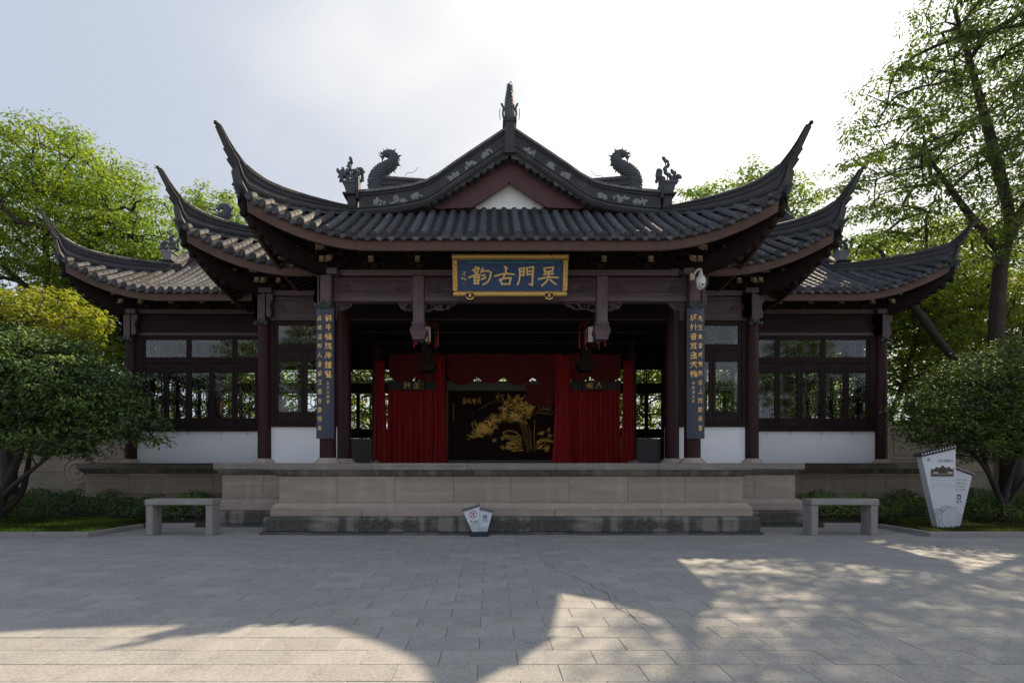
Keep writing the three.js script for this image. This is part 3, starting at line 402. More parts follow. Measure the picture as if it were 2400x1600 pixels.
function spandrel(parent, x, y, z, w, h, s, seed) {   // openwork scroll carving in the corner below a beam
  const r = rng(seed), g = [bar([x, y, z], [x, y - h, z], 0.012, 5), bar([x, y - 0.01, z], [x + s * w, y - 0.01, z], 0.012, 5)], edge = [];
  for (let i = 0; i <= 10; i++) { const a = i / 10 * Math.PI / 2; edge.push([x + s * w * Math.sin(a), y - h * Math.cos(a) * (0.9 + 0.1 * Math.cos(a * 9)), z]); } g.push(tube(edge, 0.012, 5, 20));
  for (let i = 0; i < 26; i++) { const u = r(), v = r(); if (u * u + v * v > 0.92) continue; g.push(new THREE.TorusGeometry(0.022 + 0.022 * r(), 0.008, 4, 10, Math.PI * (1.1 + 0.9 * r())).rotateZ(r() * 6).translate(x + s * w * u, y - 0.01 - h * v, z)); }
  return M('carved_spandrel', g, woodWorn, parent);
}
const stage = thing('stage_pavilion', 'central open opera stage pavilion with upturned grey tile roof, gabled front and dark red timber', 'pavilion');
{
  const P = stage, zB = -D1;
  for (const s of [-1, 1]) { column(P, s * CX, D1, 5.75, 0.19); column(P, s * CX, D2, 6.1, 0.185); column(P, s * CX, 18.5, 6.1, 0.18); column(P, s * 2.0, 18.9, 6.1, 0.13); }
  // column heads
  for (const s of [-1, 1]) {
    const h = M('column_head', [rbox(s * CX - 0.3, s * CX + 0.3, 6.08, 6.22, zB - 0.2, zB + 0.3, 0.01), rbox(s * CX - 0.12, s * CX + 0.12, 5.3, 6.078, zB - 0.1, zB + 0.24, 0.01)], woodWorn, P);
    M('head_block', [rbox(s * CX - 0.17, s * CX - 0.13, 5.3, 6.07, zB, zB + 0.28, 0.008), rbox(s * CX + 0.13, s * CX + 0.17, 5.3, 6.07, zB, zB + 0.28, 0.008), rbox(s * CX - 0.36, s * CX - 0.303, 6.1, 6.2, zB - 0.1, zB + 0.2, 0.008), rbox(s * CX + 0.303, s * CX + 0.36, 6.1, 6.2, zB - 0.1, zB + 0.2, 0.008)], wood, h);
    bracketArm(s * (CX + 0.17), 6.07, zB - 0.02, s, wood, P);
    const sc = M('carved_boss', [0, 1, 2, 3, 4].map((i) => new THREE.SphereGeometry(0.055, 8, 6).translate(s * CX + (i - 2) * 0.08 + s * 0.03, 5.33 + 0.035 * ((i * 7) % 3), zB + 0.29 + 0.02 * (i & 1))), ornMat, P);
  }
  M('top_rail', rbox(-CX + 0.31, CX - 0.31, 6.1, 6.235, zB - 0.1, zB + 0.13, 0.012), woodWorn, P);
  M('rail_shoe', [rbox(CX - 0.55, CX - 0.36, 6.085, 6.25, zB - 0.06, zB + 0.15, 0.01)], woodWorn, P);
  for (const [a, b] of [[-CX + 0.17, -2.335], [-2.065, 2.065], [2.335, CX - 0.17]]) { beamPanel(P, a, b, 5.6, 6.06, zB + 0.06); M('lower_rail', rbox(a, b, 5.485, 5.597, zB - 0.12, zB + 0.11, 0.012), woodWorn, P); }
  for (const s of [-1, 1]) {
    const x = s * 2.2, p = M('hanging_post', rbox(x - 0.13, x + 0.13, 4.97, 6.075, zB - 0.13, zB + 0.16, 0.012), woodWorn, P), z = zB + 0.015;
    M('carved_drop', [rbox(x - 0.165, x + 0.165, 4.93, 4.968, z - 0.165, z + 0.165, 0.008), hexa([x - 0.2, x + 0.2, z - 0.2, z + 0.2, 4.76], [x - 0.145, x + 0.145, z - 0.145, z + 0.145, 4.928]), hexa([x - 0.135, x + 0.135, z - 0.135, z + 0.135, 4.59], [x - 0.195, x + 0.195, z - 0.195, z + 0.195, 4.757]), ...[4.7, 4.645].map((y, i) => rbox(x - 0.185 + 0.02 * i, x + 0.185 - 0.02 * i, y, y + 0.02, z - 0.19 + 0.02 * i, z + 0.19 - 0.02 * i, 0.004)), rbox(x - 0.15, x + 0.15, 4.565, 4.589, z - 0.15, z + 0.15, 0.004)], woodWorn, p);
    const knobs = []; for (let i = 0; i < 7; i++) for (let j = 0; j < 4; j++) knobs.push(new THREE.SphereGeometry(0.016, 5, 4).translate(x + (i - 3) * (0.045 + 0.004 * (3 - j)), 4.79 + j * 0.04, z + 0.197 - j * 0.013)); M('carving', knobs, woodWorn, p);
    spandrel(P, x - s * 0.14, 5.48, zB + 0.02, 0.76, 0.21, -s, 5 + s); spandrel(P, x + s * 0.14, 5.48, zB + 0.02, 0.36, 0.21, s, 9 + s); spandrel(P, s * (CX - 0.2), 5.48, zB + 0.02, 0.38, 0.21, -s, 15 + s);
    const y2 = 4.1; M('inner_drop', [rbox(s * 2.35 - 0.14, s * 2.35 + 0.14, 4.42, 6.0, -15.9, -15.6, 0.01), hexa([s * 2.35 - 0.2, s * 2.35 + 0.2, -15.95, -15.55, 4.3], [s * 2.35 - 0.28, s * 2.35 + 0.28, -16.03, -15.47, 4.52])], blackWood, P);
  }
  // frieze wall, bracket sets and carved panels above the beam
  M('bracket_wall', rbox(-CX - 0.1, CX + 0.1, 6.24, 6.95, zB - 0.12, zB - 0.02, 0.01), blackWood, P);
  for (let i = 0; i < 7; i++) { const x = -3.27 + i * 1.09; bracketSet(x, zB + 0.05, P); }
  for (let i = 0; i < 8; i++) { const x = -3.815 + i * 1.09, g = []; for (let k = 0; k < 14; k++) { const a = k / 14 * 6.283; g.push(new THREE.SphereGeometry(0.035, 5, 4).scale(1.4, 0.8, 0.5).rotateZ(a).translate(x + 0.24 * Math.cos(a), 6.38 + 0.09 * Math.sin(a), zB)); g.push(new THREE.SphereGeometry(0.03, 5, 4).scale(1, 1, 0.5).translate(x + 0.11 * Math.cos(a + 0.3), 6.38 + 0.045 * Math.sin(a + 0.3), zB)); } M('flower_carving', g, blackWood, P); }
  for (const s of [-1, 1]) { bracketSet(s * CX, zB + 0.05, P); for (const [dx, a] of [[0.12, 0.785], [0.35, 1.35], [-0.3, 0.35]]) bracketSet(s * (CX + dx), zB + 0.1, P, s * a); }
  // roof: skirts below the gable, side slopes, gable and hidden cross ridge
  const C = 5.7, De = 11.4;
  tileSlope(P, { ax: 1, az: 0, tx: 0, tz: -1, ox: 0, oz: -De, a0: -5.62, a1: 5.62, ca: -C, cb: C, Y0: 6.42, p: pMain, T: 2.24, solo: true });
  for (const s of [-1, 1]) tileSlope(P, { ax: 0, az: -1, tx: -s, tz: 0, ox: s * C, oz: 0, a0: De + 0.1, a1: 22, ca: De, Y0: 6.42, p: pMain, T: 1.9, solo: false });
  for (const s of [-1, 1]) hipRidge(P, s, C, De, pMain, 1.86);
  const zg = -13.32;
  const prof = [[0, 9.5], [0.5, 9.14], [1.0, 8.78], [1.5, 8.43], [2.05, 8.1], [2.6, 7.92], [3.2, 7.82], [3.8, 7.76], [4.4, 7.35]];
  for (const s of [-1, 1]) { const rows = prof.map(([x, y]) => [[s * x, y, zg + 0.02], [s * x, y, zg - 4], [s * x, y, -22]]); const m = M('gable_slope', sheet(rows), panMat, P); const rolls = []; for (let k = 0; k < 30; k++) rolls.push(tube(prof.map(([x, y]) => [s * x, y + 0.03, zg - 0.3 - k * 0.26]), 0.08, 6, 10)); const q = M('far_tile_rows', rolls, tileMat[1], m); q.userData.kind = 'stuff'; }
  { // tympanum, bargeboards, drip tiles along the rake
    const tri = new THREE.Shape(); tri.moveTo(-2.1, 8.08); tri.lineTo(2.1, 8.08); tri.lineTo(0, 9.35); tri.lineTo(-2.1, 8.08);
    M('gable_wall', [new THREE.ExtrudeGeometry(tri, { depth: 0.1, bevelEnabled: false }).translate(0, 0, -13.7)], plaster, P);
    M('gable_sill', rbox(-2.3, 2.3, 7.9, 8.03, -13.72, -13.56, 0.01), ridgeMat, P);
    for (const s of [-1, 1]) {
      const q = new THREE.Shape(); q.moveTo(0, 9.32); q.lineTo(s * 1.95, 8.04); q.quadraticCurveTo(s * 1.8, 7.93, s * 1.62, 7.98); q.lineTo(s * 0.95, 8.0); q.quadraticCurveTo(s * 0.45, 8.28, 0, 8.64); q.lineTo(0, 9.32);
      M('bargeboard', [new THREE.ExtrudeGeometry(q, { depth: 0.06, bevelEnabled: false, curveSegments: 10 }).translate(0, 0, zg - 0.1 + s * 0.0015)], redBoard, P);
      for (let i = 0; i < 12; i++) { const u = (i + 0.5) / 12, x = s * (0.06 + 2.1 * u), y = 9.235 - 1.33 * u + 0.07 * Math.pow(u, 4); const e = M('rake_tile', [new THREE.CylinderGeometry(0.1, 0.1, 0.3, 14).rotateX(Math.PI / 2).scale(1.15, 1, 1).translate(x, y, zg + 0.02 + (i & 1) * 0.004), new THREE.SphereGeometry(0.05, 8, 5).scale(1, 1, 0.4).translate(x, y, zg + 0.17)], tileMat[i % 4], P); }
    }
  }
  // rake ridges with stucco relief, from the pedestals up to the apex
  for (const s of [-1, 1]) {
    const top = [[3.72, 8.34], [3.3, 8.37], [2.8, 8.43], [2.4, 8.5], [2.05, 8.6], [1.75, 8.77], [1.4, 9.02], [1.0, 9.29], [0.5, 9.62], [0.14, 9.86], [0.0, 9.95]], z = zg + 0.06;
    const secs = top.map(([x, y], i) => ({ t: [s * x, y, z], b: [s * x, y - 0.66, z], w: 0.26 }));
    const TP = [[0.5, 0], [0.62, 0.04], [0.74, 0.13], [0.62, 0.23], [0.5, 0.26], [0.62, 0.28], [0.62, 0.32], [0.46, 0.34], [0.46, 0.74], [0.6, 0.76], [0.6, 0.8], [0.5, 0.82], [0.66, 0.86], [0.62, 0.96], [0, 1]];
    const rows = secs.map((q) => { const l = []; TP.forEach(([f, v]) => l.push([q.t[0], lerp(q.b[1], q.t[1], v), z + f * q.w])); TP.slice(0, -1).reverse().forEach(([f, v]) => l.push([q.t[0], lerp(q.b[1], q.t[1], v), z - f * q.w])); return l; });
    const body = M('rake_ridge', [flat(sheet(rows, true))], ridgeMat, P); M('ridge_coping', [sheet(rows.map((l) => l.slice(12, 17).map((p) => [p[0], p[1] + 0.006, p[2]])))], ridgeTop, body);
    const r = rng(50 + s), spots = [[3.2, 7.98, 0.12], [2.75, 8.03, 0.17], [2.3, 8.12, 0.1], [1.38, 8.62, 0.13], [0.98, 8.88, 0.13], [0.52, 9.18, 0.14]];
    for (const [x, y, w] of spots) { const g = []; for (let i = 0; i < 11; i++) { const a = r() * 6.28, q = Math.sqrt(r()); g.push(new THREE.SphereGeometry(0.034 + 0.018 * r(), 7, 5).scale(1 + r(), 0.6 + 0.5 * r(), 0.45).rotateZ(r() * 3.1).translate(q * w * 1.25 * Math.cos(a), q * w * 0.6 * Math.sin(a), 0)); } const o = M('stucco_relief', g, reliefMat, body); o.position.set(s * x, y + 0.045, z + 0.125); o.rotation.z = x < 1.6 ? -s * 0.58 : -s * 0.12; }
    // pedestal with iron plant where rake and hip ridges meet
    M('ridge_pedestal', [rbox(s * 3.9 - 0.11, s * 3.9 + 0.11, 7.75, 8.2, -13.42, -13.14, 0.012), rbox(s * 3.92 - 0.19, s * 3.92 + 0.17, 8.203, 8.25, -13.48, -13.06, 0.01), rbox(s * 3.74 - 0.03, s * 3.74 + 0.03, 8.1, 8.62, -13.3, -13.05, 0.01)], ridgeMat, P);
    potPlant(P, s * 3.93, 8.252, -13.26, false, 60 + s);
  }
  // apex pedestal and the slender upright finial
  M('apex_pedestal', [rbox(-0.13, 0.13, 9.25, 10.1, zg - 0.1, zg + 0.26, 0.02), hexa([-0.16, 0.16, zg, zg + 0.28, 9.2], [-0.1, 0.1, zg, zg + 0.26, 9.34]), rbox(-0.17, 0.17, 9.98, 10.06, zg - 0.12, zg + 0.28, 0.01)], ridgeMat, P);
  { const g = [], z = zg + 0.08, prof2 = [[10.05, 0.12], [10.3, 0.13], [10.45, 0.13], [10.65, 0.115], [10.78, 0.09], [10.86, 0.07], [10.94, 0.04], [11.02, 0.012]];
    g.push(new THREE.LatheGeometry(prof2.map(([y, r]) => new THREE.Vector2(r, y)), 12).scale(1, 1, 1.4).translate(0, 0, z * (1)));
    const r = rng(4); for (let i = 0; i < 16; i++) { const y = 10.32 + i * 0.042, w = lerp(0.13, 0.05, i / 16); for (const sx of [-1, 1]) g.push(new THREE.ConeGeometry(0.028, 0.09, 5).rotateZ(-sx * 0.7).translate(sx * w * 0.95, y, z + 0.06)); g.push(new THREE.SphereGeometry(w * 0.5, 6, 4).scale(1, 0.7, 0.6).translate((i & 1 ? 1 : -1) * 0.02, y, z + 0.15)); }
    for (const sx of [-1, 1]) { g.push(tube([[sx * 0.12, 10.1, z], [sx * 0.17, 10.28, z], [sx * 0.15, 10.38, z + 0.02], [sx * 0.2, 10.52, z]], 0.028, 6, 8), tube([[sx * 0.24, 10.4, z], [sx * 0.245, 10.25, z], [sx * 0.23, 10.12, z]], 0.01, 5, 6)); }
    const f = M('finial', g, ornMat, P); f.userData.label = 'scaly upright fin-like finial at the roof apex'; }
  // cross ridge behind the gable, with coiled dragons biting its ends
  { const zr = -17.5, y = 10.2; M('cross_roof', [sheet([[[-4.2, y, zr], [4.2, y, zr]], [[-4.2, 8.9, -15.6], [4.2, 8.9, -15.6]], [[-4.3, 7.6, -13.4], [4.3, 7.6, -13.4]]]), sheet([[[-4.2, y, zr], [4.2, y, zr]], [[-4.2, 8.7, -19.6], [4.2, 8.7, -19.6]], [[-5.7, 6.4, -23], [5.7, 6.4, -23]]])], panMat, P);
    for (const s of [-1, 1]) M('side_gable', [sheet([[[s * 4.19, y, zr], [s * 4.19, y, zr]], [[s * 4.19, 7.5, -13.6], [s * 4.19, 7.0, -22]]])], plaster, P);
    const secs = [-4.1, -2, 0, 2, 4.1].map((x) => ({ t: [x, 10.82 + 0.012 * x * x, zr], b: [x, 10.15, zr], w: 0.24 })); ridge('cross_ridge', secs, () => [0, 0, 1], P);
    dragon(P, -4.25, 10.35, zr, 1, 0.94, 'coil-tailed roof dragon on the cross ridge, beside the left iron plant'); dragon(P, 4.25, 10.35, zr, -1, 0.94, 'coil-tailed roof dragon on the cross ridge, beside the right iron plant'); }
  // the dark hall inside: ceiling, beams, rear wall and floor boards
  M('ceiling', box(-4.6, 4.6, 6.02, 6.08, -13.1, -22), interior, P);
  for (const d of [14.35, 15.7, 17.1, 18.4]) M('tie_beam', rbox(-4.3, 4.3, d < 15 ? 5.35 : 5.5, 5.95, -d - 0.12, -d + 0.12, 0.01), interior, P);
  for (const d of [14.2, 15.58, 16.98]) M('beam_line', rbox(-4.2, 4.2, 5.42, 5.44, -d - 0.02, -d, 0.004), wood, P);
  M('stage_floor', box(-4.4, 4.4, 1.59, 1.604, -12.98, -18.4), blackWood, P);
  const wallX = 2.0;
  for (const s of [-1, 1]) M('door_lintel', [rbox(s * 2.34, s * 4.05, 4.14, 4.46, -18.6, -18.5, 0.01), rbox(s * 2.34, s * 4.05, 4.2, 4.23, -18.5, -18.485, 0.004), rbox(s * 2.34, s * 4.05, 4.38, 4.41, -18.5, -18.485, 0.004)], mat([0.028, 0.036, 0.033], 0.6), P);
  M('screen_lintel', rbox(-2.0, 2.0, 4.14, 4.46, -18.62, -18.5, 0.01), mat([0.05, 0.055, 0.042], 0.6), P);
  M('valance_rail', rbox(-4.3, 4.3, 5.4, 5.5, -18.6, -18.5, 0.01), blackWood, P);
}
// ---------------------------------------------------------------- the side halls
const lattCache = new Map();
function lattGeo(w, h, cells, bw = 0.016) {     // octagonal begonia lattice in a w x h pane, cells stacked the long way
  const key = [w, h, cells, bw].map((x) => x.toFixed(3)).join(); if (lattCache.has(key)) return lattCache.get(key);
  const g = [], rot = w > h, A = rot ? w : h, B = rot ? h : w, L = A / cells, put = (a0, b0, a1, b1) => { const p = rot ? [[a0, b0], [a1, b1]] : [[b0, a0], [b1, a1]]; g.push(barFlat(p[0], p[1], bw)); };
  const barFlat = (p, q, r) => { const len = Math.hypot(q[0] - p[0], q[1] - p[1]); return new THREE.BoxGeometry(len + r * 0.6, r, r * 1.1).rotateZ(Math.atan2(q[1] - p[1], q[0] - p[0])).translate((p[0] + q[0]) / 2, (p[1] + q[1]) / 2, 0); };
  for (let i = 0; i < cells; i++) {
    const c = -A / 2 + L * (i + 0.5), a = L / 2 - 0.085, b = B / 2 - 0.085, k = Math.min(a, b) * 0.42;
    const oct = [[c - a, -b + k], [c - a, b - k], [c - a + k, b], [c + a - k, b], [c + a, b - k], [c + a, -b + k], [c + a - k, -b], [c - a + k, -b]];
    oct.forEach((p, j) => { const q = oct[(j + 1) % 8]; put(p[0], p[1], q[0], q[1]); });
    for (const u of [-0.45, 0.45]) { put(c + a * u * 1.1, b, c + a * u * 1.1, B / 2); put(c + a * u * 1.1, -b, c + a * u * 1.1, -B / 2); put(c - L / 2, b * u, c - a, b * u); put(c + a, b * u, c + L / 2, b * u); }
    put(c - a + k / 2, b - k / 2, c - L / 2, B / 2); put(c + a - k / 2, b - k / 2, c + L / 2, B / 2); put(c - a + k / 2, -b + k / 2, c - L / 2, -B / 2); put(c + a - k / 2, -b + k / 2, c + L / 2, -B / 2);
    if (i) put(c - L / 2, -B / 2, c - L / 2, B / 2);
  }
  const m = boxUV(merge(g)); lattCache.set(key, m); return m;
}
function windowLeaf(parent, x0, x1, y0, y1, pane, z, cells, o = {}) { // frame with a pane opening [px0, px1, py0, py1]
  const [a, b, c, d] = pane, m = o.mat ?? woodDark, w = part('window', parent);
  M('frame', [rbox(x0, a, y0, y1, z - 0.03, z + 0.03, 0.006), rbox(b, x1, y0, y1, z - 0.03, z + 0.03, 0.006), rbox(a, b, d, y1, z - 0.028, z + 0.028, 0.006), rbox(a, b, y0, c, z - 0.028, z + 0.028, 0.006)], m, w);
  if (!o.bare) M('panel_moulding', [[d, y1], [y0, c]].filter(([p, q]) => q - p > 0.16).flatMap(([p, q]) => [rbox(a - 0.01, b + 0.01, q - 0.05, q - 0.035, z + 0.026, z + 0.04, 0.003), rbox(a - 0.01, b + 0.01, p + 0.035, p + 0.05, z + 0.026, z + 0.04, 0.003), rbox(a - 0.012, a + 0.003, p + 0.05, q - 0.05, z + 0.026, z + 0.04, 0.003), rbox(b - 0.003, b + 0.012, p + 0.05, q - 0.05, z + 0.026, z + 0.04, 0.003)]).concat([rbox(a - 0.012, b + 0.012, d, d + 0.014, z + 0.026, z + 0.042, 0.003)]), m, w);
  const l = M('lattice', lattGeo(b - a, d - c, cells, o.bw), o.latt ?? lattMat, w); l.position.set((a + b) / 2, (c + d) / 2, z - 0.012);
  if (!o.open) M('pane', box(a - 0.004, b + 0.004, c - 0.004, d + 0.004, z + 0.004, z + 0.007), glass, w);
  return w;
}
function sideHall(s) {
  const H = thing('side_hall', s < 0 ? 'dark timber side hall with lattice windows and two stepped eaves, beside the dark glossy-leaved tree' : 'dark timber side hall with lattice windows and two stepped eaves, beside the tall white sign', 'hall', 'side halls flanking the stage');
  const X = (a, b) => [Math.min(s * a, s * b), Math.max(s * a, s * b)], bx = (n, a, b, y0, y1, z0, z1, m, r = 0.01) => M(n, rbox(...X(a, b), y0, y1, z0, z1, r), m, H);
  // columns
  column(H, s * 6.55, D2, 6.1, 0.18); column(H, s * 11.45, D3, 6.1, 0.18); column(H, s * 11.45, 21.4, 6.1, 0.18); column(H, s * 6.55, 21.4, 6.1, 0.18);
  for (const [x, d] of [[6.55, D2], [11.45, D3]]) {
    const z = -d, h = M('column_head', [rbox(s * x - 0.29, s * x + 0.29, 6.1, 6.24, z - 0.2, z + 0.29, 0.01), rbox(s * x - 0.1, s * x + 0.1, 5.32, 6.098, z - 0.1, z + 0.24, 0.01)], wood, H);
    bracketArm(s * (x + 0.12), 6.09, z - 0.02, s, wood, H); bracketArm(s * (x - 0.12), 6.09, z + 0.08, -s, wood, H);
    M('carved_boss', [0, 1, 2, 3].map((i) => new THREE.SphereGeometry(0.05, 8, 6).translate(s * x + (i - 1.5) * 0.09, 5.3 + 0.03 * ((i * 5) % 3), z + 0.26)), ornMat, H);
  }
  // near bay (between stage and step column)
  { const z = -D2, a = CX + 0.16, b = 6.55 - 0.16;
    bx('top_rail', a, b, 6.08, 6.22, z - 0.1, z + 0.12, woodWorn); beamPanel(H, ...X(a, b), 5.5, 6.05, z + 0.05); bx('lower_rail', a, b, 5.42, 5.497, z - 0.1, z + 0.09, wood);
    bx('window_post', a, a + 0.14, 2.62, 5.417, z - 0.07, z + 0.05, woodDark); bx('window_post', b - 0.12, b, 2.62, 5.417, z - 0.07, z + 0.05, woodDark);
    const l = a + 0.14, r = b - 0.12, m = (l + r) / 2; bx('transom', l, r, 4.64, 4.74, z - 0.06, z + 0.045, woodDark);
    windowLeaf(H, ...X(l, r), 4.743, 5.415, [...X(l + 0.08, r - 0.08), 4.8, 5.3], z, 2, { bw: 0.02 });
    for (const [p, q] of [[l, m - 0.004], [m + 0.004, r]]) windowLeaf(H, ...X(p, q), 2.66, 4.637, [...X(p + 0.085, q - 0.085), 2.98, 4.33], z, 2, { bw: 0.018 });
    bx('window_sill', a, b, 2.58, 2.655, z - 0.1, z + 0.1, woodDark); bx('sill_wall', a - 0.3, b + 0.3, 1.6, 2.575, z - 0.2, z + 0.02, plaster, 0.006);
    bx('bracket_wall', CX, 6.6, 6.24, 6.9, z - 0.12, z - 0.02, blackWood); for (const x of [4.95, 5.55, 6.0]) bracketSet(s * x, z + 0.05, H); for (const [dx, q] of [[0, 0], [0.12, 0.785], [0.35, 1.35], [-0.28, 0.3]]) bracketSet(s * (6.55 + dx), z + 0.08, H, s * q);
  }
  // far bay
  { const z = -D3, a = 6.5, b = 11.45 - 0.16;
    bx('top_rail', a, b, 6.14, 6.28, z - 0.1, z + 0.12, wood); bx('frieze_board', a, b, 5.58, 6.13, z - 0.1, z + 0.03, woodDark); bx('frieze_moulding', a, b, 5.98, 6.02, z + 0.031, z + 0.05, woodDark, 0.004); bx('lower_rail', a, b, 5.48, 5.575, z - 0.1, z + 0.08, wood);
    bx('window_post', b - 0.2, b, 2.62, 5.477, z - 0.07, z + 0.05, woodDark); bx('transom', a, b - 0.2, 4.66, 4.76, z - 0.06, z + 0.045, woodDark);
    const e = b - 0.2, w = 0.7; for (let i = 0; i < 3; i++) { const q = e - i * 2 * w, p = q - 2 * w + 0.006; windowLeaf(H, ...X(p, q), 4.763, 5.475, [...X(p + 0.07, q - 0.07), 4.84, 5.37], z, 3, { bw: 0.022 }); }
    for (let i = 0; i < 6; i++) { const q = e - i * w, p = q - w + 0.006; windowLeaf(H, ...X(p, q), 2.66, 4.657, [...X(p + 0.08, q - 0.08), 2.98, 4.36], z, 2, { bw: 0.02 }); }
    bx('window_sill', a, b, 2.58, 2.655, z - 0.1, z + 0.1, woodDark); bx('sill_wall', a, b + 0.2, 1.6, 2.575, z - 0.2, z + 0.02, plaster, 0.006);
    const hk = rng(3 + s); for (let i = 0; i < 4; i++) { const x = 7.5 + i * 1.0 + hk() * 0.5; M('wire_hook', tube([[s * x, 2.6, z + 0.11], [s * x, 2.5, z + 0.1], [s * x - 0.02, 2.47, z + 0.09]], 0.006, 5, 6), blackWood, H); }
    bx('bracket_wall', 6.4, 11.5, 6.3, 6.95, z - 0.12, z - 0.02, blackWood); for (let i = 0; i < 5; i++) bracketSet(s * (7.2 + i * 0.92), z + 0.05, H, 0, 6.3); for (const [dx, q] of [[0, 0], [0.12, 0.785], [0.35, 1.35]]) bracketSet(s * (11.45 + dx), z + 0.08, H, s * q, 6.3);
  }
  // outer wall, step wall, rear wall with open lattice windows
  M('end_wall', box(...X(11.36, 11.46), 1.6, 2.6, -16.5, -21.38), plaster, H); M('end_transom', box(...X(11.37, 11.45), 4.46, 4.8, -16.5, -21.38), blackWood, H); M('end_frieze', box(...X(11.36, 11.46), 5.42, 6.9, -16.45, -21.4), blackWood, H);
  for (let i = 0; i < 7; i++) { const p = 16.52 + i * 0.694, q = p + 0.688; for (const [y0, y1, c, d, n] of [[2.62, 4.45, 3.0, 4.42, 2], [4.81, 5.41, 4.85, 5.38, 1]]) { const w = windowLeaf(H, p, q, y0, y1, [p + 0.06, q - 0.06, c, d], 0, n, { bare: true, open: true, latt: blackWood, mat: blackWood, bw: 0.026 }); w.rotation.y = Math.PI / 2; w.position.x = s * 11.41; } }
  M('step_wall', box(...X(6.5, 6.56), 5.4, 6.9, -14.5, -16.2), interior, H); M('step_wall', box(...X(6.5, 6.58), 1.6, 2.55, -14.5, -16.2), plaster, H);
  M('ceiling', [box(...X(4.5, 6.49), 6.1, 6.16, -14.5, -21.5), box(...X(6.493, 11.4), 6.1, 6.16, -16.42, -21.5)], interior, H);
  M('hall_floor', box(...X(4.5, 11.4), 1.592, 1.603, -14.5, -21.4), blackWood, H);
  M('rear_sill_wall', box(...X(0.02, 11.4), 1.6, 2.6, -21.5, -21.66), greyPlaster, H); M('rear_transom', box(...X(0.02, 11.4), 4.46, 4.8, -21.5, -21.6), blackWood, H); M('rear_frieze', box(...X(0.02, 11.4), 5.42, 6.1, -21.5, -21.6), blackWood, H);
  for (let i = 0; i < 14; i++) { const p = 0.3 + i * 0.79, q = p + 0.784; windowLeaf(H, ...X(p, q), 2.62, 4.45, [...X(p + 0.07, q - 0.07), 3.0, 4.42], -21.55, 2, { bare: true, open: true, latt: blackWood, mat: blackWood, bw: 0.028 }); if (i % 2 === 0) windowLeaf(H, ...X(p, q + 0.79), 4.81, 5.41, [...X(p + 0.06, q + 0.73), 4.85, 5.38], -21.55, 2, { bare: true, open: true, latt: blackWood, mat: blackWood, bw: 0.028 }); }
  // roofs
  const C2 = 7.86, De2 = 12.95, C3 = 12.5, De3 = 15.1;
  tileSlope(H, { ax: 1, az: 0, tx: 0, tz: -1, ox: 0, oz: -De2, a0: s < 0 ? -7.78 : 4.4, a1: s < 0 ? -4.4 : 7.78, ...(s < 0 ? { ca: -C2 } : { cb: C2 }), Y0: 6.42, p: pMain, T: 2.3, solo: true });
  tileSlope(H, { ax: 0, az: -1, tx: -s, tz: 0, ox: s * C2, oz: 0, a0: De2 + 0.1, a1: 18, ca: De2, Y0: 6.42, p: pMain, T: 2.3, solo: false });
  M('roof_cover', [sheet([[[s * 5.6, 8.05, -15.2], [s * 4.2, 8.05, -15.2]], [[s * 5.6, 8.6, -18], [s * 4.2, 8.6, -18]], [[s * 5.6, 7, -22], [s * 4.2, 7, -22]]])], panMat, H);
  hipRidge(H, s, C2, De2, pMain, 2.1, 0.36, -0.06);
  tileSlope(H, { ax: 1, az: 0, tx: 0, tz: -1, ox: 0, oz: -De3, a0: s < 0 ? -12.42 : 5.6, a1: s < 0 ? -5.6 : 12.42, ...(s < 0 ? { ca: -C3 } : { cb: C3 }), Y0: 6.47, p: (t) => pSide(t), T: 4.25, solo: true });
  tileSlope(H, { ax: 0, az: -1, tx: -s, tz: 0, ox: s * C3, oz: 0, a0: De3 + 0.1, a1: 23, ca: De3, Y0: 6.47, p: pSide, T: 2.15, solo: false });
  hipRidge(H, s, C3, De3, pSide, 2.05, 0.36, s < 0 ? 0 : -0.27);
  const yr = 6.47 + pSide(4.25), zr = -(De3 + 4.25);
  M('rear_slope', [sheet([[[s * 10.7, yr, zr], [s * 5, yr, zr]], [[s * 10.7, 8.2, zr - 1.6], [s * 5, 8.2, zr - 1.6]], [[s * 12.5, 6.47, -23.4], [s * 5, 6.47, -23.4]]])], panMat, H);
  M('end_gable', [sheet([[[s * 10.72, yr, zr], [s * 10.72, yr, zr]], [[s * 10.72, 7.4, -17], [s * 10.72, 7.4, -21.5]]])], plaster, H);
  { // rake ridge on the slope and main ridge with a dragon at its end
    const secs = []; for (let i = 0; i <= 8; i++) { const t = lerp(2.05, 4.15, i / 8), y = 6.47 + pSide(t); secs.push({ t: [s * 10.7, y + 0.36, -(De3 + t)], b: [s * 10.7, y - 0.03, -(De3 + t)], w: 0.24 }); } ridge('rake_ridge', secs, () => [1, 0, 0], H);
    const m2 = [10.75, 9, 7, 4].map((x) => ({ t: [s * x, yr + 0.42 + 0.01 * (x - 7) ** 2 * (x > 7 ? 0.6 : 0), zr], b: [s * x, yr - 0.05, zr], w: 0.24 })); ridge('main_ridge', m2, () => [0, 0, 1], H);
    M('ridge_pedestal', [rbox(s * 10.72 - 0.15, s * 10.72 + 0.15, 7.5, 7.98, -17.2, -16.85, 0.01), rbox(s * 10.72 - 0.2, s * 10.72 + 0.2, 7.983, 8.03, -17.25, -16.8, 0.01)], ridgeMat, H);
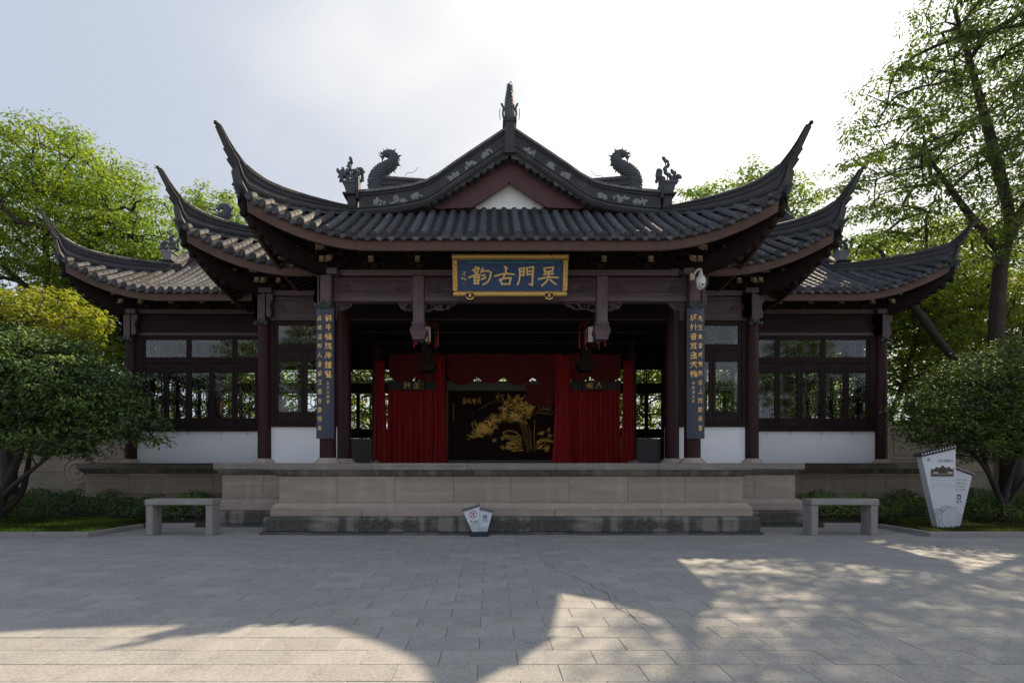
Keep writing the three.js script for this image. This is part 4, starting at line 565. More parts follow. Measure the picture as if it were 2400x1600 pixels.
    if (s < 0) { const q = rng(44), g = []; for (let i = 0; i < 90; i++) { const x = -11.9 + 3.6 * q() * q(), t = 0.25 + q() * 1.0, y = 6.5 + pSide(t) + 0.06, w = (q() - 0.5) * 0.16; g.push(tube([[x, y, -(De3 + t)], [x + w * 0.5, y + 0.08 + 0.1 * q(), -(De3 + t) + 0.03], [x + w * 1.6, y + 0.12 + 0.14 * q(), -(De3 + t) + 0.05]], 0.006, 3, 4)); } const m = M('roof_weeds', g, mat([0.2, 0.16, 0.08], 0.9), H); m.userData.kind = 'stuff'; }
    potPlant(H, s * 10.72, 8.032, -17.0, true, 70 + s);
    dragon(H, s * 10.55, yr + 0.15, zr, -s, 0.85);
  }
}
sideHall(-1); sideHall(1);
// ---------------------------------------------------------------- lettering: brush strokes on a 10 x 10 grid
const GLYPH = {
  吳: '3060 3033 6063 3363 3435 2575 0777 4739 5789', 門: '1040 1019 4043 1232 1343 5181 5053 8089 5272 5383', 古: '0393 5056 2575 2529 7579 2979', 韻: '2030 0242 1222 3241 0444 1519 4549 1545 1747 1949 6064 5282 8286 8669 6474 6476',
  詩: '2131 0343 1545 1646 1747 1749 4749 1949 7074 5292 5494 5696 8589 6677', 中: '2272 2226 7276 2676 5059', 橋: '0343 2029 2306 2446 8050 5393 7155 7195 6484 6466 8486 6686 4749 9799 4797 6888', 隔: '1019 1131 3123 2334 3413 4191 5282 5254 8284 5484 4649 4696 9699 6677 7779', 岸: '5053 2022 8082 2282 1494 1409 3585 3787 6559',
  鐘: '2003 2043 1434 2329 0949 0636 7071 5191 6253 8274 4393 5484 5457 8487 5787 7459 4999 5888', 聲: '0141 2003 1343 1335 4345 1545 6184 8164 6068 2696 3639 7679 3777 3878 2999', 此: '3037 1318 0848 3353 6067 6798 9897 8364', 地: '0333 2027 0737 4363 6284 4347 4798 6066 8285', 這: '1121 0424 2427 0999 6061 4191 5383 5484 5686 5658 8688 5888', 如: '2016 1638 0343 4316 5282 5258 8288 5888', 人: '5042 4209 4499',
  意: '5051 2181 3243 7263 1494 3575 3537 7577 3777 3676 1819 2829 2969 7889', 訪: '2131 0343 1545 1646 1747 1749 4749 1949 7071 5292 6265 6559 6585 8589', 江: '1021 0314 0828 4191 6168 3898', 南: '1181 5052 1319 1383 8389 3445 6455 3565 2777 5459', 恰: '2029 0204 3234 6042 6092 5383 5585 5558 8588 5888', 有: '0292 4109 3439 3474 7479 3575 3777',
  絃: '2013 1333 3315 1535 2539 0708 4748 7071 5191 6153 5373 7356 5686', 外: '2005 2242 4219 1324 7079 7395', 音: '5051 1181 3243 7263 0494 2575 2529 7579 2777 2979', 耳: '0191 2128 7179 2373 2575 0898', 邊: '1121 0424 2427 0999 5040 4082 4182 4383 5474 4585 4647 8586 5668 6888', 天: '1181 0393 5053 5309 5399', 籟: '2021 1141 6061 5191 0333 2029 1434 1405 3405 4393 5494 5499 9499 5696 5898', 先: '3014 2272 5054 0494 4409 6458 5899 9897',
  生: '2003 1282 5059 1585 0999', 真: '5052 1282 2373 2327 7377 2474 2676 0797 3819 6889', 會: '5003 5093 3464 2575 2527 7577 2777 5057 3868 3839 6869 3969', 或: '0292 2343 2325 4345 2545 0747 6068 6899 8365 7081', 情: '2029 0204 3234 4191 5282 4393 5485 5459 8489 5585 5686', 抱: '2029 0343 0838 5042 4282 8286 5363 6365 5565 4399? ', 水: '5059 5949 0313 1329 8264 5489', 上: '5058 5484 0898', 孜: '0131 3113 1319 1909 0444 6052 5292 8259 6399', 風: '1119 1181 8198 2262 4244 3454 3436 5456 3656 4248 2868', 尚: '5052 2031 8071 1319 1383 8389 3565 3537 6567 3767', 皆: '2023 2242 2343 5053 5281 5393 5434 2575 2529 7579 2777 2979',
  文: '5051 0191 3154 7152 5409 4499', 王: '1181 1484 0898 5158', 來: '0191 5059 2306 2345 7356 7395 5409 5499', 書: '1181 8183 0393 2575 5056 1696 3747 2729 7779 2979 2878', 癸: '1131 3103 6191 7193 2353 0494 5409 5599', 未: '2171 0393 5059 5309 5399', 清: '1021 0314 0828 4191 5282 4393 5485 5459 8489 5585 5686', 月: '2017 1709 2070 7079 2373 2575', 又: '1171 7109 2499', 將: '2029 0004 0434 0609 5061 6191 9164 4494 8489 6576', 出: '5058 2023 2373 8083 1519 1989 8589', 相: '0343 2029 2306 2446 5159 9199 5191 5494 5696 5999', 入: '4050 5009 5099', 充: '5051 1191 3153 5373 4409 6459 5999', 和: '3011 0343 2029 2306 2446 5388 5359 8389 5989',
  蘭: '1090 3031 7071 1319 1343 9399 5393 3575 5459 3777 5739 5789', 馨: '1161 3003 1343 1535 6184 8164 0494 2575 2529 7579 2777 2979', 梅: '0343 2029 2306 2446 6042 5191 5389 5398 4696 6364', 芳: '1090 3031 7071 4243 1484 4409 4686 8679', 禁: '0131 2004 2144 5191 7054 7194 2565 0797 5759 3819 7899', 止: '5058 5484 2328 0898', 攀: '0131 2003 5191 7053 3143 4331 1484 5409 5494 2676 2878 5559', 爬: '1006 1636 2026 5049 5090 9094 5494 7074 5959 5999', 枫: '0343 2029 2306 2446 5159 5181 8198 6279 7269', 桥: '0343 2029 2306 2446 8052 4494 7055 7195 6569 8589', 吴: '3060 3033 6063 3363 2575 0797 5557 5709 5799', 门: '1021 1219 3181 8189 8979', 韵: '2030 0242 1222 3241 0444 1519 4549 1545 1747 1949 6052 5292 9289 8979 6474 6575', 戏: '0131 3109 1349 4394 6068 6899 8365 7081', 台: '5022 2272 6273 2575 2529 7579 2979',
};
function glyph(g, ch, x, y, w, h, lw) {
  g.lineWidth = lw; g.lineCap = 'round'; g.lineJoin = 'round';
  for (const s of (GLYPH[ch] ?? GLYPH.王).split(' ')) { const q = s.replace(/\D/g, ''); g.beginPath(); for (let i = 0; i + 1 < q.length; i += 2) { const px = x + (+q[i] + 0.4) / 9.8 * w, py = y + (+q[i + 1] + 0.4) / 9.8 * h; i ? g.lineTo(px, py) : g.moveTo(px, py); } g.stroke(); }
}
function canvas(w, h, bg) { const c = document.createElement('canvas'); c.width = w; c.height = h; const g = c.getContext('2d'); if (bg) { g.fillStyle = bg; g.fillRect(0, 0, w, h); } return [c, g]; }
function printed(c, rough = 0.6, extra = {}) { const t = new THREE.CanvasTexture(c); t.colorSpace = THREE.SRGBColorSpace; return mat([1, 1, 1], rough, { map: t, ...extra }); }
function planar(pts, z) { // flat polygon with uv over its bounding box
  const s = new THREE.Shape(pts.map(([x, y]) => new THREE.Vector2(x, y))), g = new THREE.ShapeGeometry(s), xs = pts.map((p) => p[0]), ys = pts.map((p) => p[1]), x0 = Math.min(...xs), x1 = Math.max(...xs), y0 = Math.min(...ys), y1 = Math.max(...ys), p = g.attributes.position, uv = g.attributes.uv;
  for (let i = 0; i < p.count; i++) uv.setXY(i, (p.getX(i) - x0) / (x1 - x0), (p.getY(i) - y0) / (y1 - y0)); return g.translate(0, 0, z);
}
const slabOf = (pts, z0, z1) => new THREE.ExtrudeGeometry(new THREE.Shape(pts.map(([x, y]) => new THREE.Vector2(x, y))), { depth: z1 - z0, bevelEnabled: false }).translate(0, 0, z0);

// ---------------------------------------------------------------- name board
{
  const b = thing('name_board', 'blue name board with carved gold frame and raised gold characters, over the stage opening', 'sign board', null, [-0.02, 5.93, -12.32]); b.rotation.x = 0.26;
  const k = 0.00131, px = (x, y) => [(x - 1175) * k, (440 - y) * k * 1.02];
  M('board', rbox(-1.24, 1.24, -0.36, 0.36, -0.04, 0, 0.004), blueBoard, b);
  const W = 1.345, h = 0.46, f = 0.118;
  for (const [p, q, r, s] of [[-W, W, h - f, h], [-W * 0.975, W * 0.975, -h, -h + f], [-W * 0.99, -W * 0.99 + f, -h + f, h - f], [W * 0.99 - f, W * 0.99, -h + f, h - f]]) M('frame_rail', rbox(p, q, r, s, -0.05, 0.05, 0.02, 2), goldFrame, b);
  { const r = rng(8), g = []; for (let i = 0; i < 26; i++) for (const y of [h - f / 2, -h + f / 2]) { const x = -W * 0.94 + i * W * 1.88 / 25; g.push(new THREE.TorusGeometry(0.05, 0.014, 5, 14, 3.14).translate(x, y - 0.03 + (i & 1) * 0.01, 0.05), new THREE.TorusGeometry(0.028, 0.01, 5, 10, 3.14).translate(x, y - 0.03, 0.055)); } for (let i = 0; i < 9; i++) for (const s of [-1, 1]) g.push(new THREE.TorusGeometry(0.034, 0.013, 5, 14, 5).rotateZ(r() * 6).translate(s * (W * 0.99 - f / 2), -0.28 + i * 0.07, 0.05)); M('frame_carving', g, gold, b); }
  M('frame_crack', tube([[0.92, h - 0.004, 0.052], [0.96, h - 0.06, 0.056], [1.0, h - f, 0.053]], 0.005, 5, 6), blackWood, b);
  M('light_bar', [bar([-0.99, 0.29, 0.03], [-0.01, 0.288, 0.03], 0.022, 8), bar([0.005, 0.288, 0.03], [0.99, 0.29, 0.03], 0.022, 8)], mat([0.03, 0.2, 0.26], 0.4), b);
  const chars = [
    ['1770,320 1790,388', '1770,320 1935,302', '1935,302 1915,375', '1790,380 1920,365', '1775,425 1850,412 1930,410', '1850,372 1852,468', '1680,497 1850,468 2020,472', '1838,505 1795,560 1742,606', '1885,508 1940,552 1988,580'],
    ['1340,325 1345,440 1332,530 1308,586', '1330,338 1425,312', '1420,315 1412,440', '1355,378 1412,366', '1350,432 1410,424', '1468,315 1476,428', '1465,315 1585,298', '1580,300 1572,480 1566,600', '1566,598 1515,580', '1480,372 1560,362', '1482,424 1560,414'],
    ['1075,298 1118,315', '1098,300 1100,405', '905,447 1080,410 1245,420', '1078,425 1045,490 990,515', '1005,500 1030,582', '1040,492 1150,478 1192,482', '1185,482 1165,582', '1030,578 1168,580'],
    ['565,298 618,312', '518,348 632,322', '545,360 562,402', '615,350 590,398', '450,470 560,432 640,424', '542,472 552,572', '545,472 632,460', '630,460 608,572', '552,522 615,512', '545,570 610,566', '695,318 660,382', '690,368 800,366 836,392', '834,390 822,465 775,545 700,585', '680,438 728,430', '672,502 742,472'],
  ];
  chars.forEach((ss) => { const g = []; for (const s of ss) { const p = s.split(' ').map((q) => px(...q.split(',').map(Number))).map(([x, y]) => [x, y, 0.006]); const t = p.length > 2 ? tube(p, 0.0215, 8, 14) : bar(p[0], p[1], 0.0215, 8); g.push(t); for (const e of [p[0], p[p.length - 1]]) g.push(new THREE.SphereGeometry(0.0235, 8, 6).translate(...e)); } const m = M('gold_character', g.map((q) => q.scale(1, 1, 0.7)), mat([0.85, 0.6, 0.24], 0.45, { metalness: 0.2 }), b); });
  { const g = []; const draw = (ch, x, y, w, h2) => GLYPH[ch].split(' ').forEach((s) => { for (let i = 0; i + 3 < s.length; i += 2) { const q = (j) => px(x + +s[j] / 9 * w, y + +s[j + 1] / 9 * h2); const a = q(i), c = q(i + 2); g.push(bar([a[0], a[1], 0.004], [c[0], c[1], 0.004], 0.006, 5)); } }); draw('充', 325, 375, 75, 65); draw('和', 312, 465, 92, 45); M('signature', g, mat([0.7, 0.6, 0.4], 0.6), b); }
  { const [x, y] = px(360, 568); M('red_seal', rbox(x - 0.028, x + 0.028, y - 0.032, y + 0.032, 0, 0.006, 0.003), mat([0.4, 0.02, 0.02], 0.6), b); }
  for (const x of [465, 1868]) { const [cx, cy] = px(x, 790), c = M('clasp', rbox(cx - 0.105, cx + 0.105, cy - 0.09, cy + 0.085, -0.04, 0.075, 0.03, 2), redBoard, b); M('clasp_ornament', [tube([[cx - 0.085, cy - 0.01, 0.078], [cx - 0.04, cy - 0.05, 0.084], [cx + 0.04, cy - 0.05, 0.084], [cx + 0.085, cy - 0.01, 0.078]], 0.014, 6, 10), new THREE.SphereGeometry(0.022, 8, 6).scale(1, 2, 0.6).translate(cx, cy + 0.03, 0.078)], gold, c); }
}
// ---------------------------------------------------------------- couplet boards
function couplet(x, label, big, other, sig, bigRight) {
  const b = thing('couplet_board', label, 'couplet board', 'couplet boards on the stage columns', [x, 2.18, -D1]);
  const [c, g] = canvas(192, 1344, 'rgb(50,57,74)'), r = rng(40 + Math.round(x)); // slate lacquer, chalky towards the top
  for (let i = 0; i < 900; i++) { g.fillStyle = `rgba(${r() < 0.5 ? '20,24,36' : '110,120,140'},${0.03 + 0.05 * r()})`; g.fillRect(r() * 192, r() * 1344, 1 + r() * 3, 20 + r() * 150); }
  for (let i = 0; i < 40; i++) { g.fillStyle = `rgba(150,155,165,${0.06 * r()})`; g.fillRect(r() * 192, 0, 4 + r() * 22, 30 + r() * 130); }
  g.strokeStyle = 'rgb(240,190,105)';
  const bx = bigRight ? 102 : 32, ox = bigRight ? 22 : 108;
  [...big].forEach((ch, i) => glyph(g, ch, bx, 64 + i * 97, 66, 70, 7.5));
  [...other].forEach((ch, i) => glyph(g, ch, ox, 76 + i * 94.5, 50, 56, 6));
  [...sig].forEach((ch, i) => glyph(g, ch, bx + 16, 760 + i * 47, 28, 32, 3.5));
  if (bigRight) { g.fillStyle = 'rgb(120,45,45)'; g.fillRect(bx + 16, 1002, 24, 26); }
  const R = 0.32, A = 0.72, N = 14, H = 3.1, arc = (rad) => { const l = []; for (let i = 0; i <= N; i++) { const a = lerp(-A, A, i / N); l.push([rad * Math.sin(a), rad * Math.cos(a) - 0.03]); } return l; };
  const outer = arc(R), inner = arc(R - 0.025).reverse(), loop = [...outer, ...inner], ring = (y) => loop.map(([px, pz]) => [px, y, pz]);
  M('board', [flat(sheet([ring(0), ring(H)], true))], mat([0.06, 0.07, 0.1], 0.5), b);
  const face = sheet([arc(R + 0.002).map(([px, pz]) => [px, 0.01, pz]), arc(R + 0.002).map(([px, pz]) => [px, H - 0.01, pz])]); const uv = new Float32Array((N + 1) * 4); for (let j = 0; j < 2; j++) for (let i = 0; i <= N; i++) { uv[(j * (N + 1) + i) * 2] = i / N; uv[(j * (N + 1) + i) * 2 + 1] = j; } face.setAttribute('uv', new THREE.BufferAttribute(uv, 2));
  M('inscription', face, printed(c, 0.55), b);
  M('hanger', [0, 1, 2, 3, 4].map((i) => new THREE.SphereGeometry(0.04, 8, 6).translate((i - 2) * 0.05, H + 0.01 + 0.03 * (i % 2), 0.3)), ornMat, b);
}
couplet(-CX, 'tall slate couplet board on the front column left of the stage, bigger characters at right', '詩中橋隔岸鐘聲', '此地這如人意訪江南古韻恰有', '吳文王來書', true);
couplet(CX, 'tall slate couplet board on the front column under the white dome camera', '絃外音耳邊天籟', '先生真會或情抱水上孜風尚皆', '癸未清又月', false);
// ---------------------------------------------------------------- dome camera
{
  const c = thing('security_camera', 'white dome security camera on the column above the right couplet board', 'camera', null, [4.42, 5.64, -12.42]); c.scale.setScalar(0.88);
  M('mount', [rbox(-0.22, -0.1, 0.3, 0.48, -0.2, -0.1, 0.01), tube([[-0.14, 0.4, -0.12], [-0.08, 0.52, 0.0], [0.0, 0.53, 0.02], [0.0, 0.44, 0.02]], 0.035, 8, 12)], mat([0.6, 0.58, 0.5], 0.5), c);
  M('housing', new THREE.LatheGeometry([[0.0, 0.46], [0.05, 0.455], [0.06, 0.36], [0.1, 0.33], [0.125, 0.25], [0.13, 0.15], [0.12, 0.14]].map(([r, y]) => new THREE.Vector2(r, y)), 24), whitePaint, c).position.z = 0.02;
  M('dome', new THREE.SphereGeometry(0.112, 20, 12).scale(1, 1.05, 1).translate(0, 0.11, 0.02), whitePaint, c);
  M('lens_face', [new THREE.CylinderGeometry(0.07, 0.08, 0.05, 20).rotateX(Math.PI / 2).translate(0, 0.08, 0.115)], mat([0.55, 0.56, 0.57], 0.4), c);
  M('lens', [new THREE.CylinderGeometry(0.028, 0.028, 0.03, 16).rotateX(Math.PI / 2).translate(0, 0.08, 0.135)], mat([0.02, 0.02, 0.03], 0.15), c);
}
// ---------------------------------------------------------------- curtains, screen, door boards, lanterns on the stage
function drape(parent, x0, x1, y0, y1, z, folds, amp, seed, flare = 0, name = 'curtain_cloth') {
  const r = rng(seed), nx = Math.round(folds * 10), ny = 16, ph = [], fw = []; for (let k = 0; k <= folds + 2; k++) { ph.push(r() * 1.2); fw.push(0.6 + 0.8 * r()); }
  const rows = []; for (let j = 0; j <= ny; j++) { const v = j / ny, l = []; for (let i = 0; i <= nx; i++) { const u = i / nx, f = u * folds, k = Math.floor(f), w = 2 * Math.PI * f + ph[k] * Math.sin(v * 2) * 0.6; l.push([lerp(x0, x1, u) + (u - 0.5) * flare * Math.pow(1 - v, 1.6), lerp(y0, y1, v), z + amp * fw[k] * Math.sin(w) * (1 - 0.45 * v) + amp * 0.35 * Math.sin(w * 2.3 + k + v * 3)]); } rows.push(l); }
  return M(name, [sheet(rows)], curtainMat, parent);
}
function swag(parent, x0, x1, yt, h, z, seed, skew = 0) {
  const r = rng(seed), nx = 30, ny = 40, rows = [], p0 = r() * 6;
  for (let j = 0; j <= ny; j++) { const v = j / ny, l = []; for (let i = 0; i <= nx; i++) { const u = i / nx, s = Math.pow(4 * u * (1 - u), 0.8), hh = h * (0.74 + 0.26 * s) + skew * (u - 0.5); const fold = Math.sin(v * 38 + p0 + 5 * Math.abs(u - 0.5)); l.push([lerp(x0, x1, u), yt - v * hh + 0.015 * fold * s, z + 0.02 + 0.035 * fold * (0.25 + s) + 0.1 * s * Math.sin(v * 3.1)]); } rows.push(l); }
  return M('swag', [sheet(rows)], valanceMat, parent);
}
{
  const z = -18.38;
  const vc = thing('curtain_valance', 'wide dark red swagged valance above the golden tree screen', 'valance', 'swagged valances over the stage');
  for (let i = 0; i < 4; i++) swag(vc, -1.98 + i * 0.96, -1.98 + (i + 1) * 0.96 + 0.1, 5.38, 1.06 - 0.05 * (i & 1), z + 0.02 * (i & 1), 80 + i);
  swag(vc, 0.75, 1.5, 4.32, 0.75, z - 0.05, 90); swag(vc, 1.3, 1.95, 4.9, 1.35, z - 0.04, 91, -0.3);
  const vl = thing('curtain_valance', 'dark red swagged valance over the left curtained stage door', 'valance', 'swagged valances over the stage'); swag(vl, -3.98, -3.0, 5.38, 0.98, z, 92); swag(vl, -3.12, -2.22, 5.38, 1.0, z + 0.03, 93);
  const vr = thing('curtain_valance', 'dark red swagged valance over the right curtained stage door', 'valance', 'swagged valances over the stage'); swag(vr, 2.2, 3.0, 5.38, 0.98, z, 94); swag(vr, 2.92, 4.0, 5.38, 1.02, z + 0.03, 95);
  const dl = thing('door_curtain', 'dark red pleated curtain closing the left stage door', 'curtain', 'pleated door curtains on the stage'); drape(dl, -4.02, -2.4, 1.62, 4.14, -18.46, 9, 0.065, 11, 0.12);
  const dr = thing('door_curtain', 'dark red pleated curtain closing the right stage door', 'curtain', 'pleated door curtains on the stage'); drape(dr, 2.26, 4.0, 1.62, 4.14, -18.46, 10, 0.065, 12, 0.06);
  const side = [[-4.42, -4.1, 5.1, 'narrow red drape at the outer edge of the left door curtain', 0.22, -0.15], [-2.36, -2.02, 5.3, 'narrow red drape between the left door curtain and the golden tree screen', 0.12, 0], [1.78, 2.24, 5.3, 'narrow red drape between the golden tree screen and the right door curtain', 0.3, -0.1], [4.08, 4.4, 5.1, 'narrow red drape at the outer edge of the right door curtain', 0.22, 0.15]];
  side.forEach(([a, b, y, l, fl, sh], i) => { const t = thing('side_drape', l, 'curtain', 'narrow drapes beside the stage doors'); drape(t, a, b, 1.62, y, z + 0.1, 3, 0.06, 20 + i, fl); });
  // golden tree screen
  const sc = thing('painted_screen', 'dark lacquer screen with a golden old tree and rocks, at the back of the stage', 'screen', null, [-0.085, 1.62, -18.46]);
  const [c, g] = canvas(1024, 684, 'rgb(34,16,16)'), r = rng(99); g.lineCap = 'round';
  const q = (x, y) => [(x + 74) / 2064 * 1024, (y - 149) / 1378 * 684], gold1 = () => `rgba(${228 + r() * 27 | 0},${178 + r() * 35 | 0},${82 + r() * 30 | 0},${0.75 + 0.25 * r()})`;
  const line = (pts, w, jit = 8) => { g.strokeStyle = gold1(); g.lineWidth = w * 1.25; g.beginPath(); pts.forEach(([x, y], i) => { const p = q(x + (r() - 0.5) * jit, y + (r() - 0.5) * jit); i ? g.lineTo(...p) : g.moveTo(...p); }); g.stroke(); };
  const multi = (pts, n, spread, w) => { for (let i = 0; i < n; i++) { const o = (i / Math.max(1, n - 1) - 0.5) * spread; line(pts.map(([x, y, k = 1], j) => { const a = pts[Math.max(0, j - 1)], b = pts[Math.min(pts.length - 1, j + 1)], L = Math.hypot(b[0] - a[0], b[1] - a[1]) || 1; return [x - (b[1] - a[1]) / L * o * k, y + (b[0] - a[0]) / L * o * k]; }), w * (0.5 + r()), 14); } };
  const twig = (x, y, a, len, dep) => { if (x < 120 || x > 1960 || y < 190 || y > 1350) return; if (dep < 0 || len < 8) return; const x1 = x + Math.cos(a) * len, y1 = y + Math.sin(a) * len; line([[x, y], [(x + x1) / 2 + (r() - 0.5) * len * 0.3, (y + y1) / 2 + (r() - 0.5) * len * 0.3], [x1, y1]], 1.3 + dep * 0.7, 6); const n = 2 + (r() * 2 | 0); for (let i = 0; i < n; i++) twig(x1, y1, a + (r() - 0.5) * 1.7, len * (0.5 + 0.35 * r()), dep - 1); };
  multi([[1510, 1320, 1.3], [1450, 1150], [1420, 960], [1370, 800], [1290, 700, 0.9], [1230, 640, 0.7]], 7, 110, 1.0);
  multi([[1280, 720], [1100, 700], [900, 710], [740, 770], [660, 870], [560, 980], [390, 1070, 0.5]], 4, 44, 1.2);
  multi([[1230, 660], [1120, 560], [1050, 440], [1060, 380], [1200, 340], [1350, 330]], 6, 110, 1.2); multi([[1250, 640], [1330, 560], [1220, 470], [1330, 470], [1480, 400], [1610, 335]], 6, 100, 1.2); multi([[1260, 660], [1350, 640], [1450, 650], [1640, 560], [1880, 400]], 2, 26, 1.2); multi([[1640, 560], [1800, 590], [1950, 590]], 2, 16, 1.4); multi([[1050, 390], [860, 330], [700, 400], [510, 510]], 2, 20, 1.2);
  for (let i = 0; i < 120; i++) { const a = r() * 6.28, d = Math.sqrt(r()); twig(1260 + 330 * d * Math.cos(a), 480 + 220 * d * Math.sin(a), r() * 6.28, 30 + 40 * r(), 2); }
  for (let i = 0; i < 70; i++) { const u = r(), P = [[1280, 720], [1100, 690], [900, 710], [740, 770], [660, 870], [560, 980], [420, 1050]], f = u * 5.99, k = Math.floor(f); twig(lerp(P[k][0], P[k + 1][0], f - k), lerp(P[k][1], P[k + 1][1], f - k), -1.57 + (r() - 0.5) * 3.6, 40 + 50 * r(), 2); }
  for (let i = 0; i < 34; i++) twig(430 + r() * 380, 1010 - r() * 150, -1.57 + (r() - 0.5) * 2.6, 50 + 50 * r(), 2); for (let i = 0; i < 14; i++) twig(800 + r() * 900, 330 - r() * 60, -1.57 + (r() - 0.5) * 1.8, 30 + 30 * r(), 1);
  for (let i = 0; i < 10; i++) { twig(1650 + r() * 250, 560 - r() * 120, -0.5 + (r() - 0.5) * 1.8, 40 + 40 * r(), 1); } line([[1600, 1310], [1590, 1000], [1600, 700]], 2.5, 10); line([[1530, 1250], [1520, 950], [1480, 830]], 2.5, 10);
  multi([[980, 950], [1110, 915], [1240, 950], [1300, 1010], [1200, 1030], [1010, 1000], [980, 950]], 3, 24, 2.4); multi([[1010, 1010], [1120, 1060], [1350, 1060]], 6, 70, 2.2); multi([[1060, 1180], [1180, 1140], [1340, 1150]], 5, 60, 2.2); for (let i = 0; i < 46; i++) { const x = 1050 + r() * 280, y = 1140 + r() * 160; line([[x, y], [x + 30 + r() * 60, y + (r() - 0.3) * 40]], 2 + r() * 2); }
  multi([[1980, 1140], [1850, 1085], [1720, 1090], [1640, 1160]], 5, 50, 2.2); for (let i = 0; i < 30; i++) { const x = 1620 + r() * 240, y = 1110 + r() * 180; line([[x, y], [x + 30 + r() * 60, y - 10 - r() * 25]], 1.6 + r() * 1.6); }
  for (const [x, y] of [[820, 1110], [960, 1060], [970, 1240], [1040, 1240], [1700, 980], [1740, 950], [1880, 900], [1890, 1010], [1690, 1240], [1820, 1290]]) for (let i = 0; i < 9; i++) { const a = r() * 6.28; line([[x, y], [x + 55 * Math.cos(a), y + 45 * Math.sin(a)]], 2.6); }
  g.strokeStyle = 'rgb(226,180,90)'; [...'蘭梅馨芳'].forEach((ch, i) => { const [x, y] = q(190 + i * 98, 285); glyph(g, ch, x, y, 38, 56, 3.2); }); [...'王文生外古先月上'].forEach((ch, i) => { const [x, y] = q(8, 385 + i * 48); glyph(g, ch, x, y, 13, 17, 1.5); });
  M('lacquer_board', rbox(-1.86, 1.86, 0, 2.5, -0.08, -0.004, 0.004), blackWood, sc); M('painting', planar([[-1.84, 0.02], [1.84, 0.02], [1.84, 2.48], [-1.84, 2.48]], 0), printed(c, 0.85, { specularIntensity: 0.3 }), sc);
  M('frame_rail', [rbox(-1.93, -1.86, 0, 2.5, -0.1, 0.03, 0.01), rbox(1.86, 1.93, 0, 2.5, -0.1, 0.03, 0.01), rbox(-1.86, 1.86, 0, 0.1, -0.09, 0.02, 0.01)], mat([0.03, 0.035, 0.03], 0.5), sc);
  for (const [x, t, l] of [[-3.15, '將出', 'small black board with two gold characters over the left door curtain'], [3.1, '相入', 'small black board with two gold characters over the right door curtain']]) {
    const d = thing('door_board', l, 'sign board', 'small boards over the stage doors', [x, 4.27, -18.3]); const [cc, gg] = canvas(256, 96, 'rgb(34,28,26)'); gg.strokeStyle = 'rgb(235,190,80)'; [...t].forEach((ch, i) => glyph(gg, ch, 40 + i * 100, 16, 62, 64, 7));
    M('board', rbox(-0.42, 0.42, -0.16, 0.16, -0.03, 0.03, 0.02), blackWood, d); M('inscription', planar([[-0.4, -0.15], [0.4, -0.15], [0.4, 0.15], [-0.4, 0.15]], 0.0325), printed(cc, 0.5), d);
  }
  for (const s of [-1, 1]) {
    const l = thing('palace_lantern', s < 0 ? 'pale panelled palace lantern with red tassels behind the left hanging post' : 'pale panelled palace lantern with red tassels behind the right hanging post', 'lantern', 'palace lanterns under the stage ceiling', [s < 0 ? -2.17 : 2.2, 4.95, -14.0]);
    const hex = (r, y0, y1) => new THREE.CylinderGeometry(r, r, y1 - y0, 6).translate(0, (y0 + y1) / 2, 0);
    M('shade', [hex(0.16, -0.2, 0.2)], mat([0.72, 0.72, 0.68], 0.8), l); for (const [a, b, c] of [[0.19, 0.2, 0.25], [0.19, -0.25, -0.2], [0.11, 0.25, 0.31], [0.11, -0.31, -0.25]]) M('rim', hex(a, b, c), blackWood, l);
    M('frame_post', Array.from({ length: 6 }, (_, i) => { const a = i * Math.PI / 3; return bar([0.165 * Math.sin(a), -0.21, 0.165 * Math.cos(a)], [0.165 * Math.sin(a), 0.21, 0.165 * Math.cos(a)], 0.014, 5); }), blackWood, l);
    M('cord', bar([0, 0.34, 0], [0, 1.3, 0], 0.008, 5), blackWood, l);
    for (let i = 0; i < 6; i++) { const a = i * Math.PI / 3 + 0.3, x = 0.33 * Math.sin(a), z2 = 0.33 * Math.cos(a); M('tassel', [bar([x, 0.3, z2], [x, 0.12, z2], 0.006, 4), new THREE.CylinderGeometry(0.012, 0.028, 0.42, 7).translate(x, -0.09, z2), bar([0.14 * Math.sin(a), 0.3, 0.14 * Math.cos(a)], [x, 0.3, z2], 0.012, 5)], mat([0.26, 0.014, 0.01], 0.8), l); }
  }
}
// ---------------------------------------------------------------- signs on the ground
function tileCap(parent, a, b, z0, z1, n) {   // little tiled coping along a sloping top edge from a to b
  const L = Math.hypot(b[0] - a[0], b[1] - a[1]), ang = Math.atan2(b[1] - a[1], b[0] - a[0]), g = [rbox(-0.015, L + 0.01, 0, L * 0.035 + 0.008, z0 - 0.02, z1 + 0.03, 0.004)], w = [];
  for (let i = 0; i < n; i++) { const x = (i + 0.5) * L / n; g.push(new THREE.CylinderGeometry(L / n * 0.36, L / n * 0.36, z1 - z0 + 0.07, 8).rotateX(Math.PI / 2).translate(x, L * 0.055 + 0.008, (z0 + z1) / 2)); w.push(new THREE.CylinderGeometry(L / n * 0.2, L / n * 0.2, 0.01, 8).rotateX(Math.PI / 2).translate(x, L * 0.055 + 0.008, z1 + 0.04)); }
  const m = M('tile_coping', g, mat([0.05, 0.05, 0.06], 0.7), parent); m.position.set(a[0], a[1], 0); m.rotation.z = ang; const q = M('coping_end', w, whitePaint, m); return m;
}
